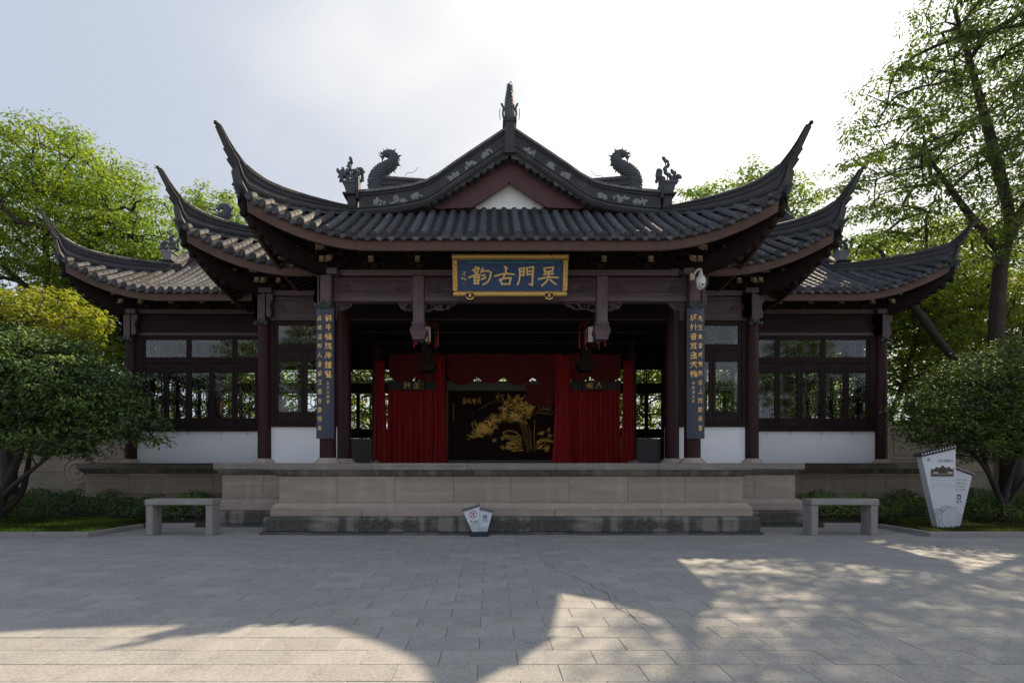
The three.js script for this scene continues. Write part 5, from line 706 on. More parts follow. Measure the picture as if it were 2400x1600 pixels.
function waves(g, W, H, y0, seed, col, k) { const r = rng(seed); g.strokeStyle = col; for (let i = 0; i < k; i++) { const cx = r() * W, cy = lerp(y0 + 0.25 * (H - y0), H, r()), R = W * (0.16 + 0.16 * r()); g.fillStyle = 'rgb(198,204,212)'; g.beginPath(); g.arc(cx, cy, R, 0, 7); g.fill(); for (let j = 0; j < 7; j++) { g.lineWidth = j === 0 ? W * 0.022 : W * 0.009; g.beginPath(); g.arc(cx, cy, R * (1 - j * 0.13), 0, 7); g.stroke(); } } }
const mock = (g, x, y, w, h, seed) => { const r = rng(seed); g.lineWidth = h * 0.3; for (let i = 0; i < w / (h * 0.9); i++) { const a = x + i * h * 0.95; g.beginPath(); g.moveTo(a, y + h * 0.3 * r()); g.lineTo(a + h * 0.62, y + h * 0.2 * r()); g.moveTo(a + h * 0.3, y); g.lineTo(a + h * 0.3, y + h * 0.8); g.stroke(); } };
function logo(g, x, y, R) { g.fillStyle = 'rgb(40,42,50)'; g.beginPath(); g.arc(x, y, R, 0, 7); g.fill(); g.strokeStyle = g.fillStyle = 'rgb(230,232,236)'; g.lineWidth = R * 0.16; g.beginPath(); g.arc(x - R * 0.15, y + R * 0.25, R * 0.5, 3.4, 5.9); g.stroke(); g.beginPath(); g.arc(x + R * 0.35, y + R * 0.3, R * 0.45, 3.2, 5.6); g.stroke(); g.beginPath(); g.moveTo(x - R * 0.7, y - R * 0.15); g.lineTo(x - R * 0.05, y - R * 0.05); g.lineTo(x + R * 0.1, y + R * 0.55); g.stroke(); g.beginPath(); g.moveTo(x - R * 0.8, y + R * 0.3); g.quadraticCurveTo(x, y + R * 0.9, x + R * 0.7, y + R * 0.5); g.quadraticCurveTo(x, y + R * 0.55, x - R * 0.8, y + R * 0.3); g.fill(); }
{ // tall info sign on the right lawn
  const s = thing('info_sign', 'tall white two-panel information sign with tile copings, standing on the lawn', 'sign', null, [9.48, 0.08, -12.3]);
  const A = [[0, 1.66], [0.78, 1.845], [0.785, 0.0], [0.375, 0.0]], B = [[0.79, 1.385], [1.215, 1.23], [0.93, 0.02], [0.79, 0.0]];
  { const [c, g] = canvas(400, 940, 'rgb(196,202,210)'), W = 400, H = 940, Xp = (x) => (x - 2160.7) / 80 * W, Yp = (y) => (y - 1050.4) / 186.6 * H;
    waves(g, W, H, Yp(1188), 3, 'rgb(125,130,138)', 9); g.strokeStyle = 'rgb(90,95,105)'; g.lineWidth = 3; const lx = Xp(2177), ly = Yp(1075.5); for (let i = 0; i < 6; i++) { g.beginPath(); g.arc(lx + 11 * Math.cos(i * 1.047), ly + 11 * Math.sin(i * 1.047), 10, 0, 7); g.stroke(); }
    g.strokeStyle = 'rgb(45,47,55)'; [...'吴门古韵戏台'].forEach((ch, i) => glyph(g, ch, Xp(2200) + i * 29, Yp(1074.8), 25, 29, 4));
    const x0 = Xp(2181.5), x1 = Xp(2236), y0 = Yp(1085), y1 = Yp(1114.5), X = (u) => lerp(x0, x1, u), Y = (v) => lerp(y0, y1, v); g.fillStyle = 'rgb(205,208,214)'; g.fillRect(x0, y0, x1 - x0, y1 - y0); g.fillStyle = 'rgb(58,46,42)'; g.beginPath(); g.moveTo(X(0.02), Y(0.35)); for (const [u, v] of [[0.1, 0.45], [0.2, 0.35], [0.24, 0.22], [0.32, 0.3], [0.42, 0.28], [0.52, 0.08], [0.62, 0.28], [0.74, 0.3], [0.8, 0.2], [0.86, 0.35], [0.95, 0.42], [1, 0.3], [1, 0.8], [0, 0.8]]) g.lineTo(X(u), Y(v)); g.fill(); g.fillStyle = 'rgb(34,28,26)'; g.fillRect(X(0.32), Y(0.42), X(0.36) - x0, Y(0.26) - y0); g.fillStyle = 'rgb(215,215,215)'; g.fillRect(X(0.12), Y(0.66), X(0.2) - x0, Y(0.07) - y0); g.fillRect(X(0.74), Y(0.66), X(0.2) - x0, Y(0.07) - y0); g.fillStyle = 'rgb(120,105,92)'; g.fillRect(x0, Y(0.76), x1 - x0, Y(0.08) - y0); g.fillStyle = 'rgb(60,66,56)'; g.fillRect(x0, Y(0.84), x1 - x0, Y(0.17) - y0);
    g.strokeStyle = 'rgba(90,95,105,0.75)'; mock(g, x0, Yp(1117.5), 270, 9, 1); mock(g, x0, Yp(1123), 270, 9, 2); g.strokeStyle = 'rgba(90,95,105,0.6)'; for (const [i, w] of [[0, 0.82], [1, 1], [2, 1], [3, 0.18]]) mock(g, x0, Yp(1130.5 + i * 3.9), 280 * w, 5.5, 5 + i);
    M('main_panel', slabOf(A, -0.16, 0), mat([0.52, 0.55, 0.6], 0.5), s); M('printed_face', planar(A, 0.003), printed(c, 0.4), s); }
  { const [c, g] = canvas(300, 860, 'rgb(190,196,204)'), W = 300, H = 860, Xp = (x) => (x - 2240.7) / 44 * W, Yp = (y) => (y - 1097.4) / 139.6 * H;
    waves(g, W, H, Yp(1200), 7, 'rgb(125,130,138)', 4); g.strokeStyle = 'rgb(80,84,92)'; [['古', '外', '吴', '来', '吴', '和'], ['上', '清', '情', '时', '尚', '水'], ['江', '地', '先', '意', '外'], ['未', '上', '真', '文', '情']].forEach((l, j) => l.forEach((ch, i) => glyph(g, ch, 14 + (j > 1 ? 12 : 0) + i * 34, Yp(1121 + j * 7.6), 24, 26, 3)));
    logo(g, Xp(2253.2), Yp(1163), 40); g.strokeStyle = 'rgb(50,52,60)'; [...'枫桥'].forEach((ch, i) => glyph(g, ch, Xp(2247) + i * 50, Yp(1171), 34, 32, 4.5)); g.strokeStyle = 'rgba(90,95,105,0.7)'; mock(g, Xp(2247), Yp(1178), 84, 6, 3);
    M('side_panel', slabOf(B, -0.3, -0.06), mat([0.52, 0.55, 0.6], 0.5), s); M('printed_face', planar(B, -0.057), printed(c, 0.4), s); }
  tileCap(s, [-0.03, 1.665], [0.78, 1.857], -0.16, 0, 12); tileCap(s, [0.79, 1.395], [1.225, 1.237], -0.3, -0.06, 9);
}
{ // small no-climbing sign against the plinth
  const s = thing('warning_sign', 'small white fan-shaped no-climbing sign leaning at the terrace plinth', 'sign', null, [-1.08, 0.0, -11.72]);
  const k = 0.00938 * 1.0, P = (x, y) => [(x - 1085) * k, (1254.3 - y) * k], A = [P(1085.2, 1197.2), P(1124, 1184.5), P(1124, 1245), P(1107, 1245)], B = [P(1124.3, 1192.3), P(1154.2, 1199.6), P(1142, 1245), P(1124.3, 1245)];
  { const [c, g] = canvas(400, 620, 'rgb(212,217,226)'), W = 400, H = 620, Xp = (x) => (x - 1085.2) / 38.8 * W, Yp = (y) => (y - 1184.5) / 60.5 * H; g.lineWidth = 3;
    waves(g, W, H, Yp(1232), 12, 'rgba(150,155,163,0.8)', 4); const cx = Xp(1109), cy = Yp(1204.3), R = 82;
    g.strokeStyle = g.fillStyle = 'rgb(32,32,38)'; g.lineCap = 'round'; g.beginPath(); g.arc(cx + 14, cy - 40, 12, 0, 7); g.fill(); g.lineWidth = 20; g.beginPath(); g.moveTo(cx + 8, cy - 18); g.lineTo(cx + 2, cy + 12); g.stroke(); g.lineWidth = 10; for (const l of [[[8, -20], [34, -30], [44, -46]], [[4, -18], [-18, -8], [-24, -30]], [[4, 12], [22, 26], [14, 54]], [[0, 12], [-20, 28], [-28, 50]]]) { g.beginPath(); l.forEach(([x, y], i) => (i ? g.lineTo(cx + x, cy + y) : g.moveTo(cx + x, cy + y))); g.stroke(); } g.lineWidth = 5; g.beginPath(); g.moveTo(cx - 46, cy - 50); g.lineTo(cx - 40, cy + 56); g.stroke();
    g.strokeStyle = 'rgb(196,22,30)'; g.lineWidth = 16; g.beginPath(); g.arc(cx, cy, R, 0, 7); g.stroke(); g.beginPath(); g.moveTo(cx - R * 0.7, cy - R * 0.7); g.lineTo(cx + R * 0.7, cy + R * 0.7); g.stroke();
    g.strokeStyle = 'rgb(35,35,42)'; [...'禁止攀爬'].forEach((ch, i) => glyph(g, ch, Xp(1102.3) + i * 51, Yp(1218), 44, 46, 6)); g.strokeStyle = 'rgba(60,62,70,0.8)'; mock(g, Xp(1104.5), Yp(1224.5), 150, 12, 3);
    M('main_panel', slabOf(A, -0.1, 0), mat([0.76, 0.77, 0.79], 0.45), s); M('printed_face', planar(A, 0.003), printed(c, 0.4), s); }
  { const [c, g] = canvas(310, 560, 'rgb(208,213,223)'), W = 310, H = 560, Xp = (x) => (x - 1124.3) / 29.9 * W, Yp = (y) => (y - 1192.3) / 52.7 * H; waves(g, W, H, Yp(1237), 15, 'rgba(150,155,163,0.8)', 3); logo(g, Xp(1136.7), Yp(1210.7), 54); g.strokeStyle = 'rgb(35,35,42)'; [...'枫桥'].forEach((ch, i) => glyph(g, ch, Xp(1131.5) + i * 66, Yp(1217), 44, 38, 5.5)); g.strokeStyle = 'rgba(60,62,70,0.7)'; mock(g, Xp(1132), Yp(1221.6), 110, 8, 3);
    M('side_panel', slabOf(B, -0.13, -0.03), mat([0.76, 0.77, 0.79], 0.45), s); M('printed_face', planar(B, -0.027), printed(c, 0.4), s); }
  tileCap(s, P(1084, 1197), P(1124, 1184.2), -0.1, 0, 13); tileCap(s, P(1124.6, 1192), P(1155, 1199.4), -0.13, -0.03, 10);
  M('base', rbox(...[P(1102, 0)[0], P(1145, 0)[0]], 0, 0.095, -0.18, 0.1, 0.006), navy, s);
}
// ---------------------------------------------------------------- trees, hedges, grass
function leafGeo(leaves) {                    // each leaf: p, dir, up, length, width, colour -> a folded two-triangle blade
  const n = leaves.length, pos = new Float32Array(n * 12), nor = new Float32Array(n * 12), col = new Float32Array(n * 12), idx = new Uint32Array(n * 6), a = V(0, 0, 0), b = V(0, 0, 0), u = V(0, 0, 0);
  leaves.forEach((l, i) => {
    a.set(...l.d).normalize(); u.set(...l.u); b.crossVectors(a, u).normalize(); u.crossVectors(b, a).normalize();
    const L = l.l, w = l.w * 0.5, P = [[0, 0, 0], [0.45 * L, w, 0.12 * L], [L, 0, -0.06 * L], [0.45 * L, -w, 0.12 * L]];
    P.forEach(([x, y, z], k) => { const o = (i * 4 + k) * 3; pos[o] = l.p[0] + a.x * x + b.x * y + u.x * z; pos[o + 1] = l.p[1] + a.y * x + b.y * y + u.y * z; pos[o + 2] = l.p[2] + a.z * x + b.z * y + u.z * z; nor[o] = u.x; nor[o + 1] = u.y; nor[o + 2] = u.z; col[o] = l.c[0]; col[o + 1] = l.c[1]; col[o + 2] = l.c[2]; });
    idx.set([i * 4, i * 4 + 1, i * 4 + 2, i * 4, i * 4 + 2, i * 4 + 3], i * 6);
  });
  const g = new THREE.BufferGeometry(); g.setAttribute('position', new THREE.BufferAttribute(pos, 3)); g.setAttribute('normal', new THREE.BufferAttribute(nor, 3)); g.setAttribute('color', new THREE.BufferAttribute(col, 3)); g.setIndex(new THREE.BufferAttribute(idx, 1)); return g;
}
const pick = (cols, r) => { const c = cols[Math.floor(r() * cols.length)], k = 0.75 + 0.5 * r(); return [c[0] * k, c[1] * k, c[2] * k]; };
const gauss = (r) => (r() + r() + r() - 1.5) * 1.15;
function taper(pts, radii, n = 8) { const c = new THREE.CatmullRomCurve3(pts.map((p) => V(...p))), N = pts.length * 3, rows = [], fr = c.computeFrenetFrames(N, false); for (let i = 0; i <= N; i++) { const u = i / N, p = c.getPoint(u), f = u * (radii.length - 1), k = Math.min(radii.length - 2, Math.floor(f)), r = lerp(radii[k], radii[k + 1], f - k), l = []; for (let j = 0; j < n; j++) { const q = j / n * Math.PI * 2, cn = Math.cos(q) * r, sn = Math.sin(q) * r; l.push([p.x + fr.normals[i].x * cn + fr.binormals[i].x * sn, p.y + fr.normals[i].y * cn + fr.binormals[i].y * sn, p.z + fr.normals[i].z * cn + fr.binormals[i].z * sn]); } rows.push(l); } return sheet(rows, true); }
function tree(o) {
  const r = rng(o.seed), T = thing(o.name ?? 'tree', o.label, o.cat ?? 'tree', o.group), nodes = [], limbs = [];
  for (const t of o.trunks) { // polylines [x, y, z, radius]; they become starting points for the twigs
    limbs.push(boxUV(plain(taper(t.map((p) => p.slice(0, 3)), t.map((p) => p[3]), 10))));
    for (let i = 0; i + 1 < t.length; i++) for (let k = 0; k < 4; k++) { const u = k / 4, p = [0, 1, 2].map((j) => lerp(t[i][j], t[i + 1][j], u)); if (p[1] > (o.minTwig ?? 2)) nodes.push({ p, up: -1, w: 0, r: lerp(t[i][3], t[i + 1][3], u) }); }
    nodes.push({ p: t[t.length - 1].slice(0, 3), up: -1, w: 0, r: t[t.length - 1][3] });
  }
  const pts = [], vol = o.blobs.map((b) => b[3] * b[4] * b[5]), tot = vol.reduce((a, b) => a + b, 0); let tries = 0;
  const gap = o.gap ?? 0.6;
  while (pts.length < o.clusters && tries++ < o.clusters * 12) { let q = r() * tot, i = 0; while (i < vol.length - 1 && q > vol[i]) q -= vol[i++]; const b = o.blobs[i], th = r() * 6.283, z = r() * 2 - 1, R = Math.pow(r(), o.shell ?? 0.38), s = Math.sqrt(1 - z * z), p = [b[0] + b[3] * R * s * Math.cos(th), b[1] + b[4] * R * z, b[2] + b[5] * R * s * Math.sin(th)]; if (p[1] < (o.floor ?? 0.6)) continue; if (pts.some((k) => (k[0] - p[0]) ** 2 + 1.8 * (k[1] - p[1]) ** 2 + (k[2] - p[2]) ** 2 < gap * gap)) continue; pts.push(p); }
  const top = o.trunks[0][o.trunks[0].length - 1]; pts.sort((a, b) => Math.hypot(a[0] - top[0], a[1] - top[1], a[2] - top[2]) - Math.hypot(b[0] - top[0], b[1] - top[1], b[2] - top[2]));
  const ends = [];
  for (const p of pts) {
    let best = -1, bd = 1e9; nodes.forEach((n, i) => { const dy = p[1] - n.p[1], d = Math.hypot(p[0] - n.p[0], dy, p[2] - n.p[2]) + (dy < 0 ? -dy * 0.8 : 0); if (d < bd) { bd = d; best = i; } });
    const from = nodes[best].p, L = Math.hypot(p[0] - from[0], p[1] - from[1], p[2] - from[2]), n = Math.max(1, Math.ceil(L / 0.7)); let up = best;
    for (let i = 1; i <= n; i++) { const u = i / n, q = [0, 1, 2].map((k) => lerp(from[k], p[k], u) + (i < n ? (r() - 0.5) * 0.16 * Math.min(1, L) : 0)); q[1] += Math.sin(u * Math.PI) * 0.08 * L * (o.arch ?? 1); nodes.push({ p: q, up, w: 0, r: 0 }); up = nodes.length - 1; }
    ends.push(up);
  }
  for (const e of ends) for (let k = e; k >= 0; k = nodes[k].up) nodes[k].w++;
  const tw = []; for (const n of nodes) if (n.up >= 0) { const u = nodes[n.up], ra = 0.011 * Math.pow(n.w, 0.5) * (o.twig ?? 1) + 0.004, rb = u.r ? Math.min(u.r * 0.8, ra * 1.35) : 0.011 * Math.pow(u.w, 0.5) * (o.twig ?? 1) + 0.004; const A = V(...u.p), B = V(...n.p), len = A.distanceTo(B); if (len < 1e-4) continue; const g = new THREE.CylinderGeometry(ra, rb, len * 1.03, 5, 1, true); g.applyQuaternion(new THREE.Quaternion().setFromUnitVectors(V(0, 1, 0), B.clone().sub(A).normalize())); const c = A.add(B).multiplyScalar(0.5); tw.push(boxUV(plain(g.translate(c.x, c.y, c.z)))); }
  const trunk = M('trunk', mergeGeometries(limbs), o.bark ?? barkDark, T); M('branches', mergeGeometries(tw), o.bark ?? barkDark, T);
  const leaves = [], sp = o.spread ?? 0.5;
  for (const p of pts) { const tone = pick(o.cols, r), sub = o.sub ?? 3; for (let k = 0; k < sub; k++) { const c = [p[0] + gauss(r) * sp * 0.8, p[1] + gauss(r) * sp * (o.flat ?? 0.35), p[2] + gauss(r) * sp * 0.8], az = r() * 6.283, n = Math.round(o.leaves / sub); for (let i = 0; i < n; i++) { const q = r() * 6.283, d = Math.sqrt(r()) * sp * 0.55, dir = [Math.cos(q) * 0.8 + Math.cos(az) * 0.4, -(o.droop ?? 0.3) * (0.3 + r()) + gauss(r) * 0.35, Math.sin(q) * 0.8 + Math.sin(az) * 0.4]; const t = pick(o.cols, r), m = 0.5; leaves.push({ p: [c[0] + Math.cos(q) * d, c[1] + gauss(r) * sp * (o.flat ?? 0.35) * 0.6, c[2] + Math.sin(q) * d], d: dir, u: [gauss(r) * 0.6, 1, gauss(r) * 0.6], l: o.leaf * (0.7 + 0.6 * r()), w: o.leaf * (o.slim ?? 0.5) * (0.8 + 0.4 * r()), c: [0, 1, 2].map((j) => lerp(tone[j], t[j], m)) }); } } }
  const crown = shadowed(new THREE.Mesh(leafGeo(leaves), o.mat ?? LEAF)); crown.name = 'crown'; T.add(crown);
  return T;
}
const LEAF = leafMat(0.62), LEAFD = leafMat(0.4, 0.68);
const light = [[0.28, 0.4, 0.03], [0.2, 0.34, 0.035], [0.38, 0.46, 0.03], [0.13, 0.25, 0.035], [0.2, 0.3, 0.03]], deep = [[0.11, 0.19, 0.075], [0.135, 0.22, 0.08], [0.09, 0.16, 0.07], [0.18, 0.28, 0.07]], mid = [[0.17, 0.27, 0.05], [0.21, 0.31, 0.05], [0.13, 0.22, 0.05], [0.27, 0.34, 0.04]], yellow = [[0.36, 0.4, 0.025], [0.29, 0.36, 0.028], [0.42, 0.4, 0.025], [0.22, 0.31, 0.03]];
// tall airy tree left of the halls
tree({ seed: 101, label: 'tall airy light-green tree with spreading bare limbs, left behind the left hall', group: 'trees behind the halls', trunks: [[[-18.9, 0, -22, 0.3], [-18.8, 4, -22, 0.26], [-18.5, 7.2, -22, 0.22], [-17.6, 9.6, -22, 0.16], [-16.4, 11.2, -21.6, 0.1], [-15.2, 11.9, -21.4, 0.05]], [[-18.5, 7.0, -22, 0.2], [-18.9, 9, -22.2, 0.15], [-18.8, 11.5, -22, 0.1], [-18.3, 13.4, -22, 0.05]], [[-17.9, 9.0, -22, 0.13], [-17.2, 11.4, -22.6, 0.1], [-16.6, 12.8, -22.4, 0.05]], [[-18.7, 8, -22, 0.13], [-20.5, 10, -21.5, 0.1], [-21.5, 12, -21, 0.05]]],
  blobs: [[-18.6, 12.2, -22, 3.9, 3.0, 3.2], [-15.6, 11.2, -21.5, 2.4, 1.9, 2.4], [-21.5, 11.8, -21, 3.2, 3.0, 3], [-16.6, 9.6, -22, 3.0, 1.5, 2.6]], clusters: 400, gap: 0.8, leaves: 150, sub: 6, leaf: 0.155, slim: 0.45, spread: 0.78, flat: 0.22, cols: light, droop: 0.5, twig: 1.25 });
tree({ seed: 102, label: 'bushy bright-green tree lower behind the tall airy left tree', group: 'trees behind the halls', trunks: [[[-16.6, 0, -24.5, 0.24], [-16.4, 4, -24.5, 0.19], [-15.6, 7, -24.4, 0.12], [-14.9, 9, -24, 0.06]]], blobs: [[-15.6, 9.0, -24.6, 3.6, 2.6, 2.6], [-19.5, 7.6, -25, 3.4, 3.4, 2.6], [-13.2, 7.6, -24.8, 2.4, 2.4, 2], [-16.2, 5.6, -24.4, 3, 2.4, 2]], clusters: 520, gap: 0.55, leaves: 66, leaf: 0.22, spread: 0.6, cols: light.concat(mid), droop: 0.35 });
tree({ seed: 103, label: 'yellow-green low tree behind the dark glossy-leaved tree at the left edge', group: 'trees behind the halls', trunks: [[[-15.4, 0, -16.6, 0.23], [-15.5, 2.2, -16.6, 0.2], [-15.3, 4, -16.6, 0.14], [-15.4, 5.4, -16.6, 0.07]]], blobs: [[-15.3, 6.0, -17.4, 2.3, 1.2, 1.3], [-18.2, 6.1, -17.4, 2.4, 1.5, 1.4], [-13.7, 5.5, -17.0, 1.0, 0.8, 0.8], [-16.4, 4.6, -17, 2.4, 1.0, 1.2]], clusters: 460, gap: 0.38, leaves: 70, leaf: 0.14, spread: 0.46, cols: yellow, droop: 0.3 });
// dark osmanthus on the left lawn
tree({ seed: 104, name: 'broadleaf_tree', label: 'dark glossy-leaved low tree on the left lawn, overhanging the terrace end', trunks: [[[-12.9, 0, -13.4, 0.17], [-12.8, 0.7, -13.4, 0.14], [-12.4, 1.4, -13.3, 0.1], [-11.9, 2.4, -13.2, 0.07], [-11.4, 3.4, -13.1, 0.03]], [[-12.85, 0.5, -13.4, 0.12], [-13.3, 1.5, -13.5, 0.09], [-13.4, 2.8, -13.5, 0.05]], [[-12.75, 0.75, -13.4, 0.08], [-12.0, 1.15, -13.0, 0.06], [-11.0, 1.9, -12.9, 0.03]], [[-12.9, 0.3, -13.4, 0.1], [-12.5, 0.75, -13.6, 0.08], [-12.3, 1.9, -13.7, 0.05], [-12.0, 3.2, -13.7, 0.03]]], minTwig: 1.3,
  blobs: [[-12.6, 3.6, -13.4, 2.3, 1.15, 1.5], [-10.9, 3.2, -13.1, 1.3, 1.0, 1.0], [-9.7, 3.3, -13.2, 0.8, 0.45, 0.5], [-9.5, 2.55, -13.3, 0.8, 0.5, 0.5], [-13.6, 3.2, -13.0, 2, 1.3, 1.3], [-11.0, 2.2, -13.0, 1.2, 0.45, 0.8], [-11.6, 4.5, -13.5, 0.9, 0.4, 0.7], [-13.4, 4.7, -13.6, 1.2, 0.5, 0.8]], floor: 1.75, shell: 0.4, clusters: 640, gap: 0.3, leaves: 70, sub: 4, leaf: 0.125, slim: 0.45, spread: 0.42, cols: deep.concat([mid[0], [0.2, 0.27, 0.06]]), droop: 0.45, mat: LEAFD });
// tall dark-limbed tree on the right
tree({ seed: 105, label: 'tall dark-limbed tree on the right with forked trunk, its crown against the white sky', group: 'trees behind the halls', trunks: [[[16.4, 0, -17.2, 0.32], [16.3, 3, -17.2, 0.27], [15.9, 4.6, -17.2, 0.23], [15.9, 8, -17.1, 0.19], [16.1, 9.2, -17, 0.15], [15.4, 11.4, -16.8, 0.15], [14.6, 13.6, -16.6, 0.09], [13.8, 15.6, -16.4, 0.05]], [[16.1, 4.2, -17.2, 0.15], [14.3, 5.0, -17, 0.11], [13.2, 6.1, -16.8, 0.13], [12.2, 7.2, -16.6, 0.08], [11.6, 8.2, -16.5, 0.05]], [[16.3, 4, -17.2, 0.23], [17.4, 6.4, -17.4, 0.22], [18.2, 9, -17.4, 0.17], [18.6, 12.5, -17.2, 0.1]], [[16.0, 8.8, -17, 0.18], [17, 11, -16.6, 0.13], [17.2, 13.8, -16, 0.08], [17, 16, -15.6, 0.05]], [[15.9, 8.4, -17.1, 0.14], [14.4, 9.4, -16.6, 0.1], [12.8, 10.6, -16, 0.05]]],
  blobs: [[14.2, 11.6, -16.4, 3.5, 3.0, 2.8], [16.6, 15.2, -16.2, 3.7, 4.0, 3.2], [12.1, 10.2, -16.2, 1.9, 1.7, 1.9], [13.6, 8.9, -16.6, 2.8, 1.3, 2], [19, 12, -16.6, 3.2, 4, 3]], minTwig: 5, clusters: 430, gap: 0.95, leaves: 150, sub: 5, leaf: 0.145, slim: 0.42, spread: 0.64, flat: 0.22, cols: mid.map((c) => [c[0] * 0.72, c[1] * 0.74, c[2] * 0.9]), droop: 0.55, twig: 0.95 });
// fine-leaved small tree on the right lawn, beside the sign
tree({ seed: 106, name: 'small_tree', label: 'fine-leaved rounded small tree with pale stems, behind the tall white sign', trunks: [[[13.0, 0, -14.0, 0.12], [13.0, 0.6, -14.0, 0.1], [13.2, 1.3, -14, 0.06], [13.5, 2.4, -14, 0.03]], [[13.0, 0.4, -14.0, 0.07], [12.5, 1.2, -13.8, 0.05], [11.6, 2.2, -13.6, 0.03]], [[13.0, 0.5, -14.0, 0.07], [12.8, 1.6, -14.3, 0.05], [12.7, 2.8, -14.4, 0.03]], [[13.05, 0.4, -14.0, 0.06], [13.9, 1.4, -14.2, 0.045], [14.6, 2.4, -14.4, 0.03]]], minTwig: 1.1,
  blobs: [[13.1, 3.3, -14.0, 2.2, 1.1, 1.4], [11.2, 2.8, -13.7, 1.2, 0.7, 0.8], [10.6, 2.4, -13.5, 0.6, 0.4, 0.5], [15.0, 3.5, -14.4, 2, 1.2, 1.4], [12.4, 2.3, -13.6, 1.6, 0.6, 0.9], [12.2, 4.0, -14, 0.9, 0.5, 0.7], [14.0, 4.4, -14.2, 1.1, 0.5, 0.8]], floor: 1.75, shell: 0.4, clusters: 720, gap: 0.28, leaves: 70, sub: 4, leaf: 0.09, slim: 0.5, spread: 0.43, cols: deep.concat(mid), droop: 0.2, mat: LEAFD });
// woodland behind on the right
const wood1 = [[14.2, -21, 0.26, 'leaning dark-trunked tree with yellow-green leaves just right of the right hall', yellow.concat(light), [[14.0, 8.2, -21.4, 3.0, 2.4, 2.2], [16.6, 7.0, -21.6, 2.4, 2.6, 2]], 0.9], [18.4, -22.5, 0.3, 'bushy yellow-lit tree behind the forked dark trunk', yellow.concat(mid), [[18.6, 9, -22.6, 3.4, 3, 2.4], [20.6, 6.2, -22.8, 2.8, 2.8, 2]], -0.5], [12.9, -26, 0.2, 'slim tree seen low between the right hall and the woodland', mid.concat(light), [[13.4, 5.6, -26, 2.8, 3.2, 2], [16.6, 4.2, -27, 3, 2.8, 2]], 0.6], [23.5, -25, 0.3, 'dense green tree at the far right of the woodland', mid, [[23.5, 8, -25, 4, 4.6, 3], [21.6, 4, -25.6, 3, 2.6, 2]], -0.4]];
wood1.forEach(([x, z, r0, label, cols, blobs, lean], i) => tree({ seed: 120 + i, label, group: 'trees behind the halls', trunks: [[[x, 0, z, r0], [x + lean * 0.4, 2.4, z, r0 * 0.85], [x + lean * 0.2, 4.6, z, r0 * 0.6], [x - lean * 0.4, 6.8, z, r0 * 0.3]], [[x + lean * 0.4, 2.2, z, r0 * 0.6], [x + lean * 1.8, 4.2, z - 0.3, r0 * 0.45], [x + lean * 2.6, 6.4, z - 0.4, r0 * 0.2]]], blobs, minTwig: 3, clusters: 360, gap: 0.55, leaves: 56, leaf: 0.19, spread: 0.6, cols, droop: 0.35 }));
for (const [i, x, z, l] of [[0, 13.4, -20.6, 'low leafy shrub in the gap between the right hall and the forked trunk'], [1, 17.6, -20.4, 'low leafy shrub under the forked dark trunk'], [2, 22, -21, 'low leafy shrub at the right edge of the woodland'], [3, -15.2, -20.8, 'low leafy shrub behind the left garden wall'], [4, -19.6, -20.5, 'low leafy shrub at the left edge behind the garden wall']]) tree({ seed: 220 + i, name: 'shrub', cat: 'shrub', label: l, group: 'shrubs behind the garden walls', trunks: [[[x, 0, z, 0.07], [x + 0.1, 1.2, z, 0.05], [x, 2.4, z, 0.02]], [[x, 0.2, z, 0.05], [x + 0.9, 1.4, z, 0.03], [x + 1.4, 2.5, z, 0.015]]], blobs: [[x, 2.6, z, 2.5, 2.2, 1.2], [x + 1.4, 1.7, z, 2, 1.6, 1.1]], minTwig: 0.4, floor: 0.3, clusters: 170, gap: 0.42, leaves: 60, leaf: 0.16, spread: 0.5, cols: mid, droop: 0.3 });
// crowns that rise behind the roofs, and the greenery seen through the rear windows
const rear = [[-15.0, -30, 'bright tuft-crowned tree just above the left hall roof', light, [[-16.2, 15.2, -30, 2.2, 1.9, 1.7], [-14.2, 14.2, -30, 1.4, 1.5, 1.3], [-15.6, 11.6, -30, 3.0, 2.6, 2]], 13.5], [13.4, -29, 'round tree crown showing between the stage roof and the right hall roof', mid.concat(light), [[13.8, 16.1, -29, 2.4, 1.7, 1.8], [10.9, 15.5, -29, 1.9, 1.4, 1.6], [15.9, 15.2, -29, 2.1, 1.9, 1.6], [13, 12, -29, 3.6, 2.8, 2]], 14]];
rear.forEach(([x, z, label, cols, blobs, h], i) => tree({ seed: 140 + i, label, group: 'trees behind the halls', trunks: [[[x, 0, z, 0.3], [x, h * 0.5, z, 0.22], [x + 0.2, h, z, 0.08]]], blobs, minTwig: 6, clusters: 300, gap: 0.5, leaves: 56, leaf: 0.2, spread: 0.55, cols, droop: 0.3 }));
for (let i = 0; i < 6; i++) { const x = -12.5 + i * 5 + (i % 2) * 0.8, z = -26.5 - (i % 3); tree({ seed: 160 + i, name: 'garden_tree', label: 'green garden tree outside a rear lattice window, ' + ['behind the far left hall panes', 'behind the left hall', 'seen left of the left door curtain', 'seen right of the right door curtain', 'behind the right hall', 'behind the far right hall panes'][i], group: 'trees behind the rear windows', trunks: [[[x, 0, z, 0.14], [x + 0.1, 2.5, z, 0.1], [x, 4.6, z, 0.05]]], blobs: [[x, 5.4, z, 3.1, 3.6, 1.8], [x + 1, 1.8, z - 0.5, 2.6, 1.6, 1.4]], minTwig: 1, clusters: 230, gap: 0.5, leaves: 46, leaf: 0.24, spread: 0.6, cols: light.concat(yellow), droop: 0.3 }); }
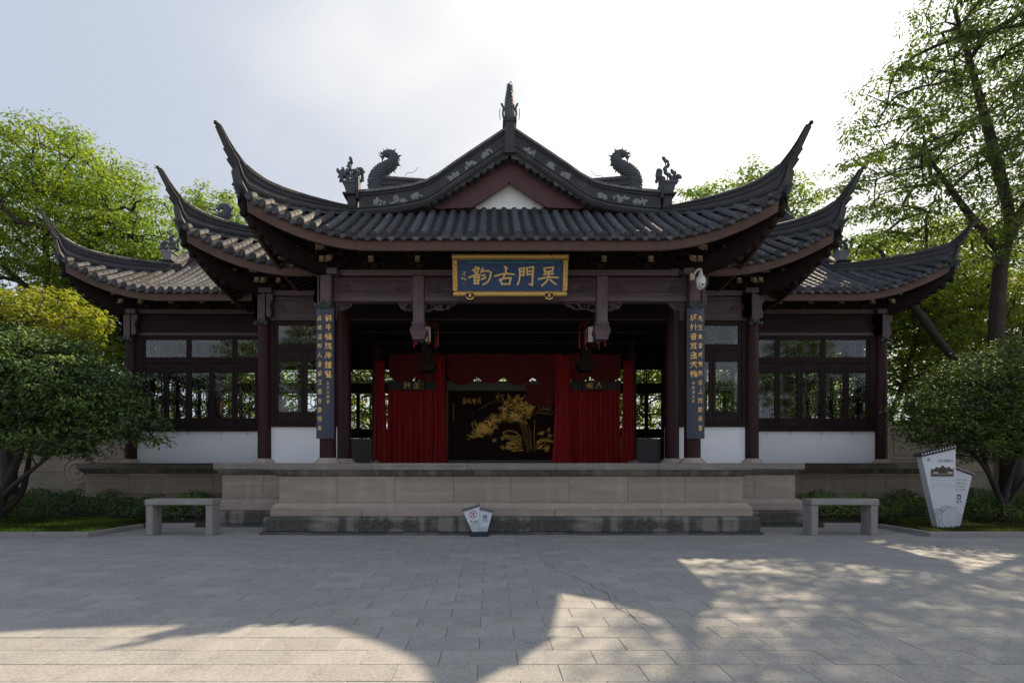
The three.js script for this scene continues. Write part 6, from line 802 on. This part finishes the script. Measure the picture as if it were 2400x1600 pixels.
// trees across the plaza, behind the viewer: the window panes mirror them
for (const [i, x, z, h, k] of [[0, -22.5, 17, 13.5, 'broad'], [1, -15, 17, 14, 'tall'], [2, 18.5, 17, 8.6, 'round'], [3, 28.5, 17, 13.5, 'spreading']]) tree({ seed: 180 + i, label: k + ' tree across the plaza, mirrored darkly in the ' + ['left hall panes farthest from the stage', 'left hall panes nearest the stage', 'right hall panes nearest the stage', 'right hall panes farthest from the stage'][i], group: 'trees mirrored in the window panes', trunks: [[[x, 0, z, 0.25], [x + 0.2, h * 0.3, z, 0.2], [x, h * 0.75, z, 0.06]]], blobs: [[x, h * 0.72, z, 4.4, h * 0.3, 2.6], [x + 1, h * 0.4, z, 3, h * 0.25, 2.2]], minTwig: 2, clusters: 240, gap: 0.7, leaves: 50, leaf: 0.34, spread: 0.8, cols: mid, droop: 0.3 });
// hedges and lawns
for (const s of [-1, 1]) {
  const r = rng(200 + s), leaves = [], cols = s < 0 ? deep.concat([[0.16, 0.27, 0.04]]) : deep.concat(mid);
  const inHedge = (x, d) => (x > 9.2 ? d > 13.75 + 0.25 * Math.sin(x * 1.3) && d < 15.6 + (x > 12.7 ? 1.4 : 0) : x > 7.95 && d > 13.55 && d < 15.5);
  for (let i = 0; i < 26000; i++) { const x = 7.9 + r() * 13, d = 13.4 + r() * 3.6; if (!inHedge(x, d)) continue; const top = 0.52 + 0.14 * Math.sin(x * 2.1 + d) + 0.1 * Math.sin(x * 5.3 - d * 3), f = d - (x > 9.2 ? 13.75 : 13.55), h = top * Math.min(1, 0.55 + f * 1.2); const y = 0.1 + h * Math.pow(r(), 0.35); leaves.push({ p: [s * x, y, -d], d: [gauss(r), 0.3 + gauss(r) * 0.7, gauss(r) + 0.3], u: [gauss(r) * 0.7, 1, gauss(r) * 0.7 + 0.4], l: 0.085 * (0.7 + 0.6 * r()), w: 0.04, c: pick(cols, r) }); }
  const h = shadowed(new THREE.Mesh(leafGeo(leaves), LEAFD)); h.name = numbered('hedge'); scene.add(h); tag(h, s < 0 ? 'low dark green hedge along the terrace foot behind the left bench' : 'low dark green hedge along the terrace foot behind the right bench', 'hedge', null, 'stuff');
  const blades = [], gc = s < 0 ? [[0.36, 0.5, 0.03], [0.28, 0.42, 0.03], [0.18, 0.32, 0.035]] : [[0.34, 0.38, 0.04], [0.25, 0.33, 0.04], [0.2, 0.28, 0.04], [0.28, 0.25, 0.07]];
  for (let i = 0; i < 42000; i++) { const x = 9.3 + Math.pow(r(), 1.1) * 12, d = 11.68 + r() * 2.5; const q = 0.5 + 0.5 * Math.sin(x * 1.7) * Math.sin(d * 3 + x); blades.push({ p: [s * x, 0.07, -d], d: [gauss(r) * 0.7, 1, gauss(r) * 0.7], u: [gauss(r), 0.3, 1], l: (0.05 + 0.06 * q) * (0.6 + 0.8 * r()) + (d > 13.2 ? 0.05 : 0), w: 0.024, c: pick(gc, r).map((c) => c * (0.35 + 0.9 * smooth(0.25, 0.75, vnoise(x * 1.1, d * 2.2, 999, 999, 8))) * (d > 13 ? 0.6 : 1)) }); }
  const g = shadowed(new THREE.Mesh(leafGeo(blades), LEAF)); g.name = numbered('grass'); scene.add(g); tag(g, s < 0 ? 'bright green ground cover on the lawn before the dark leafy tree' : 'sun-flecked yellowish grass round the tall white sign', 'grass', null, 'stuff');
}
renderer.render(scene, camera);
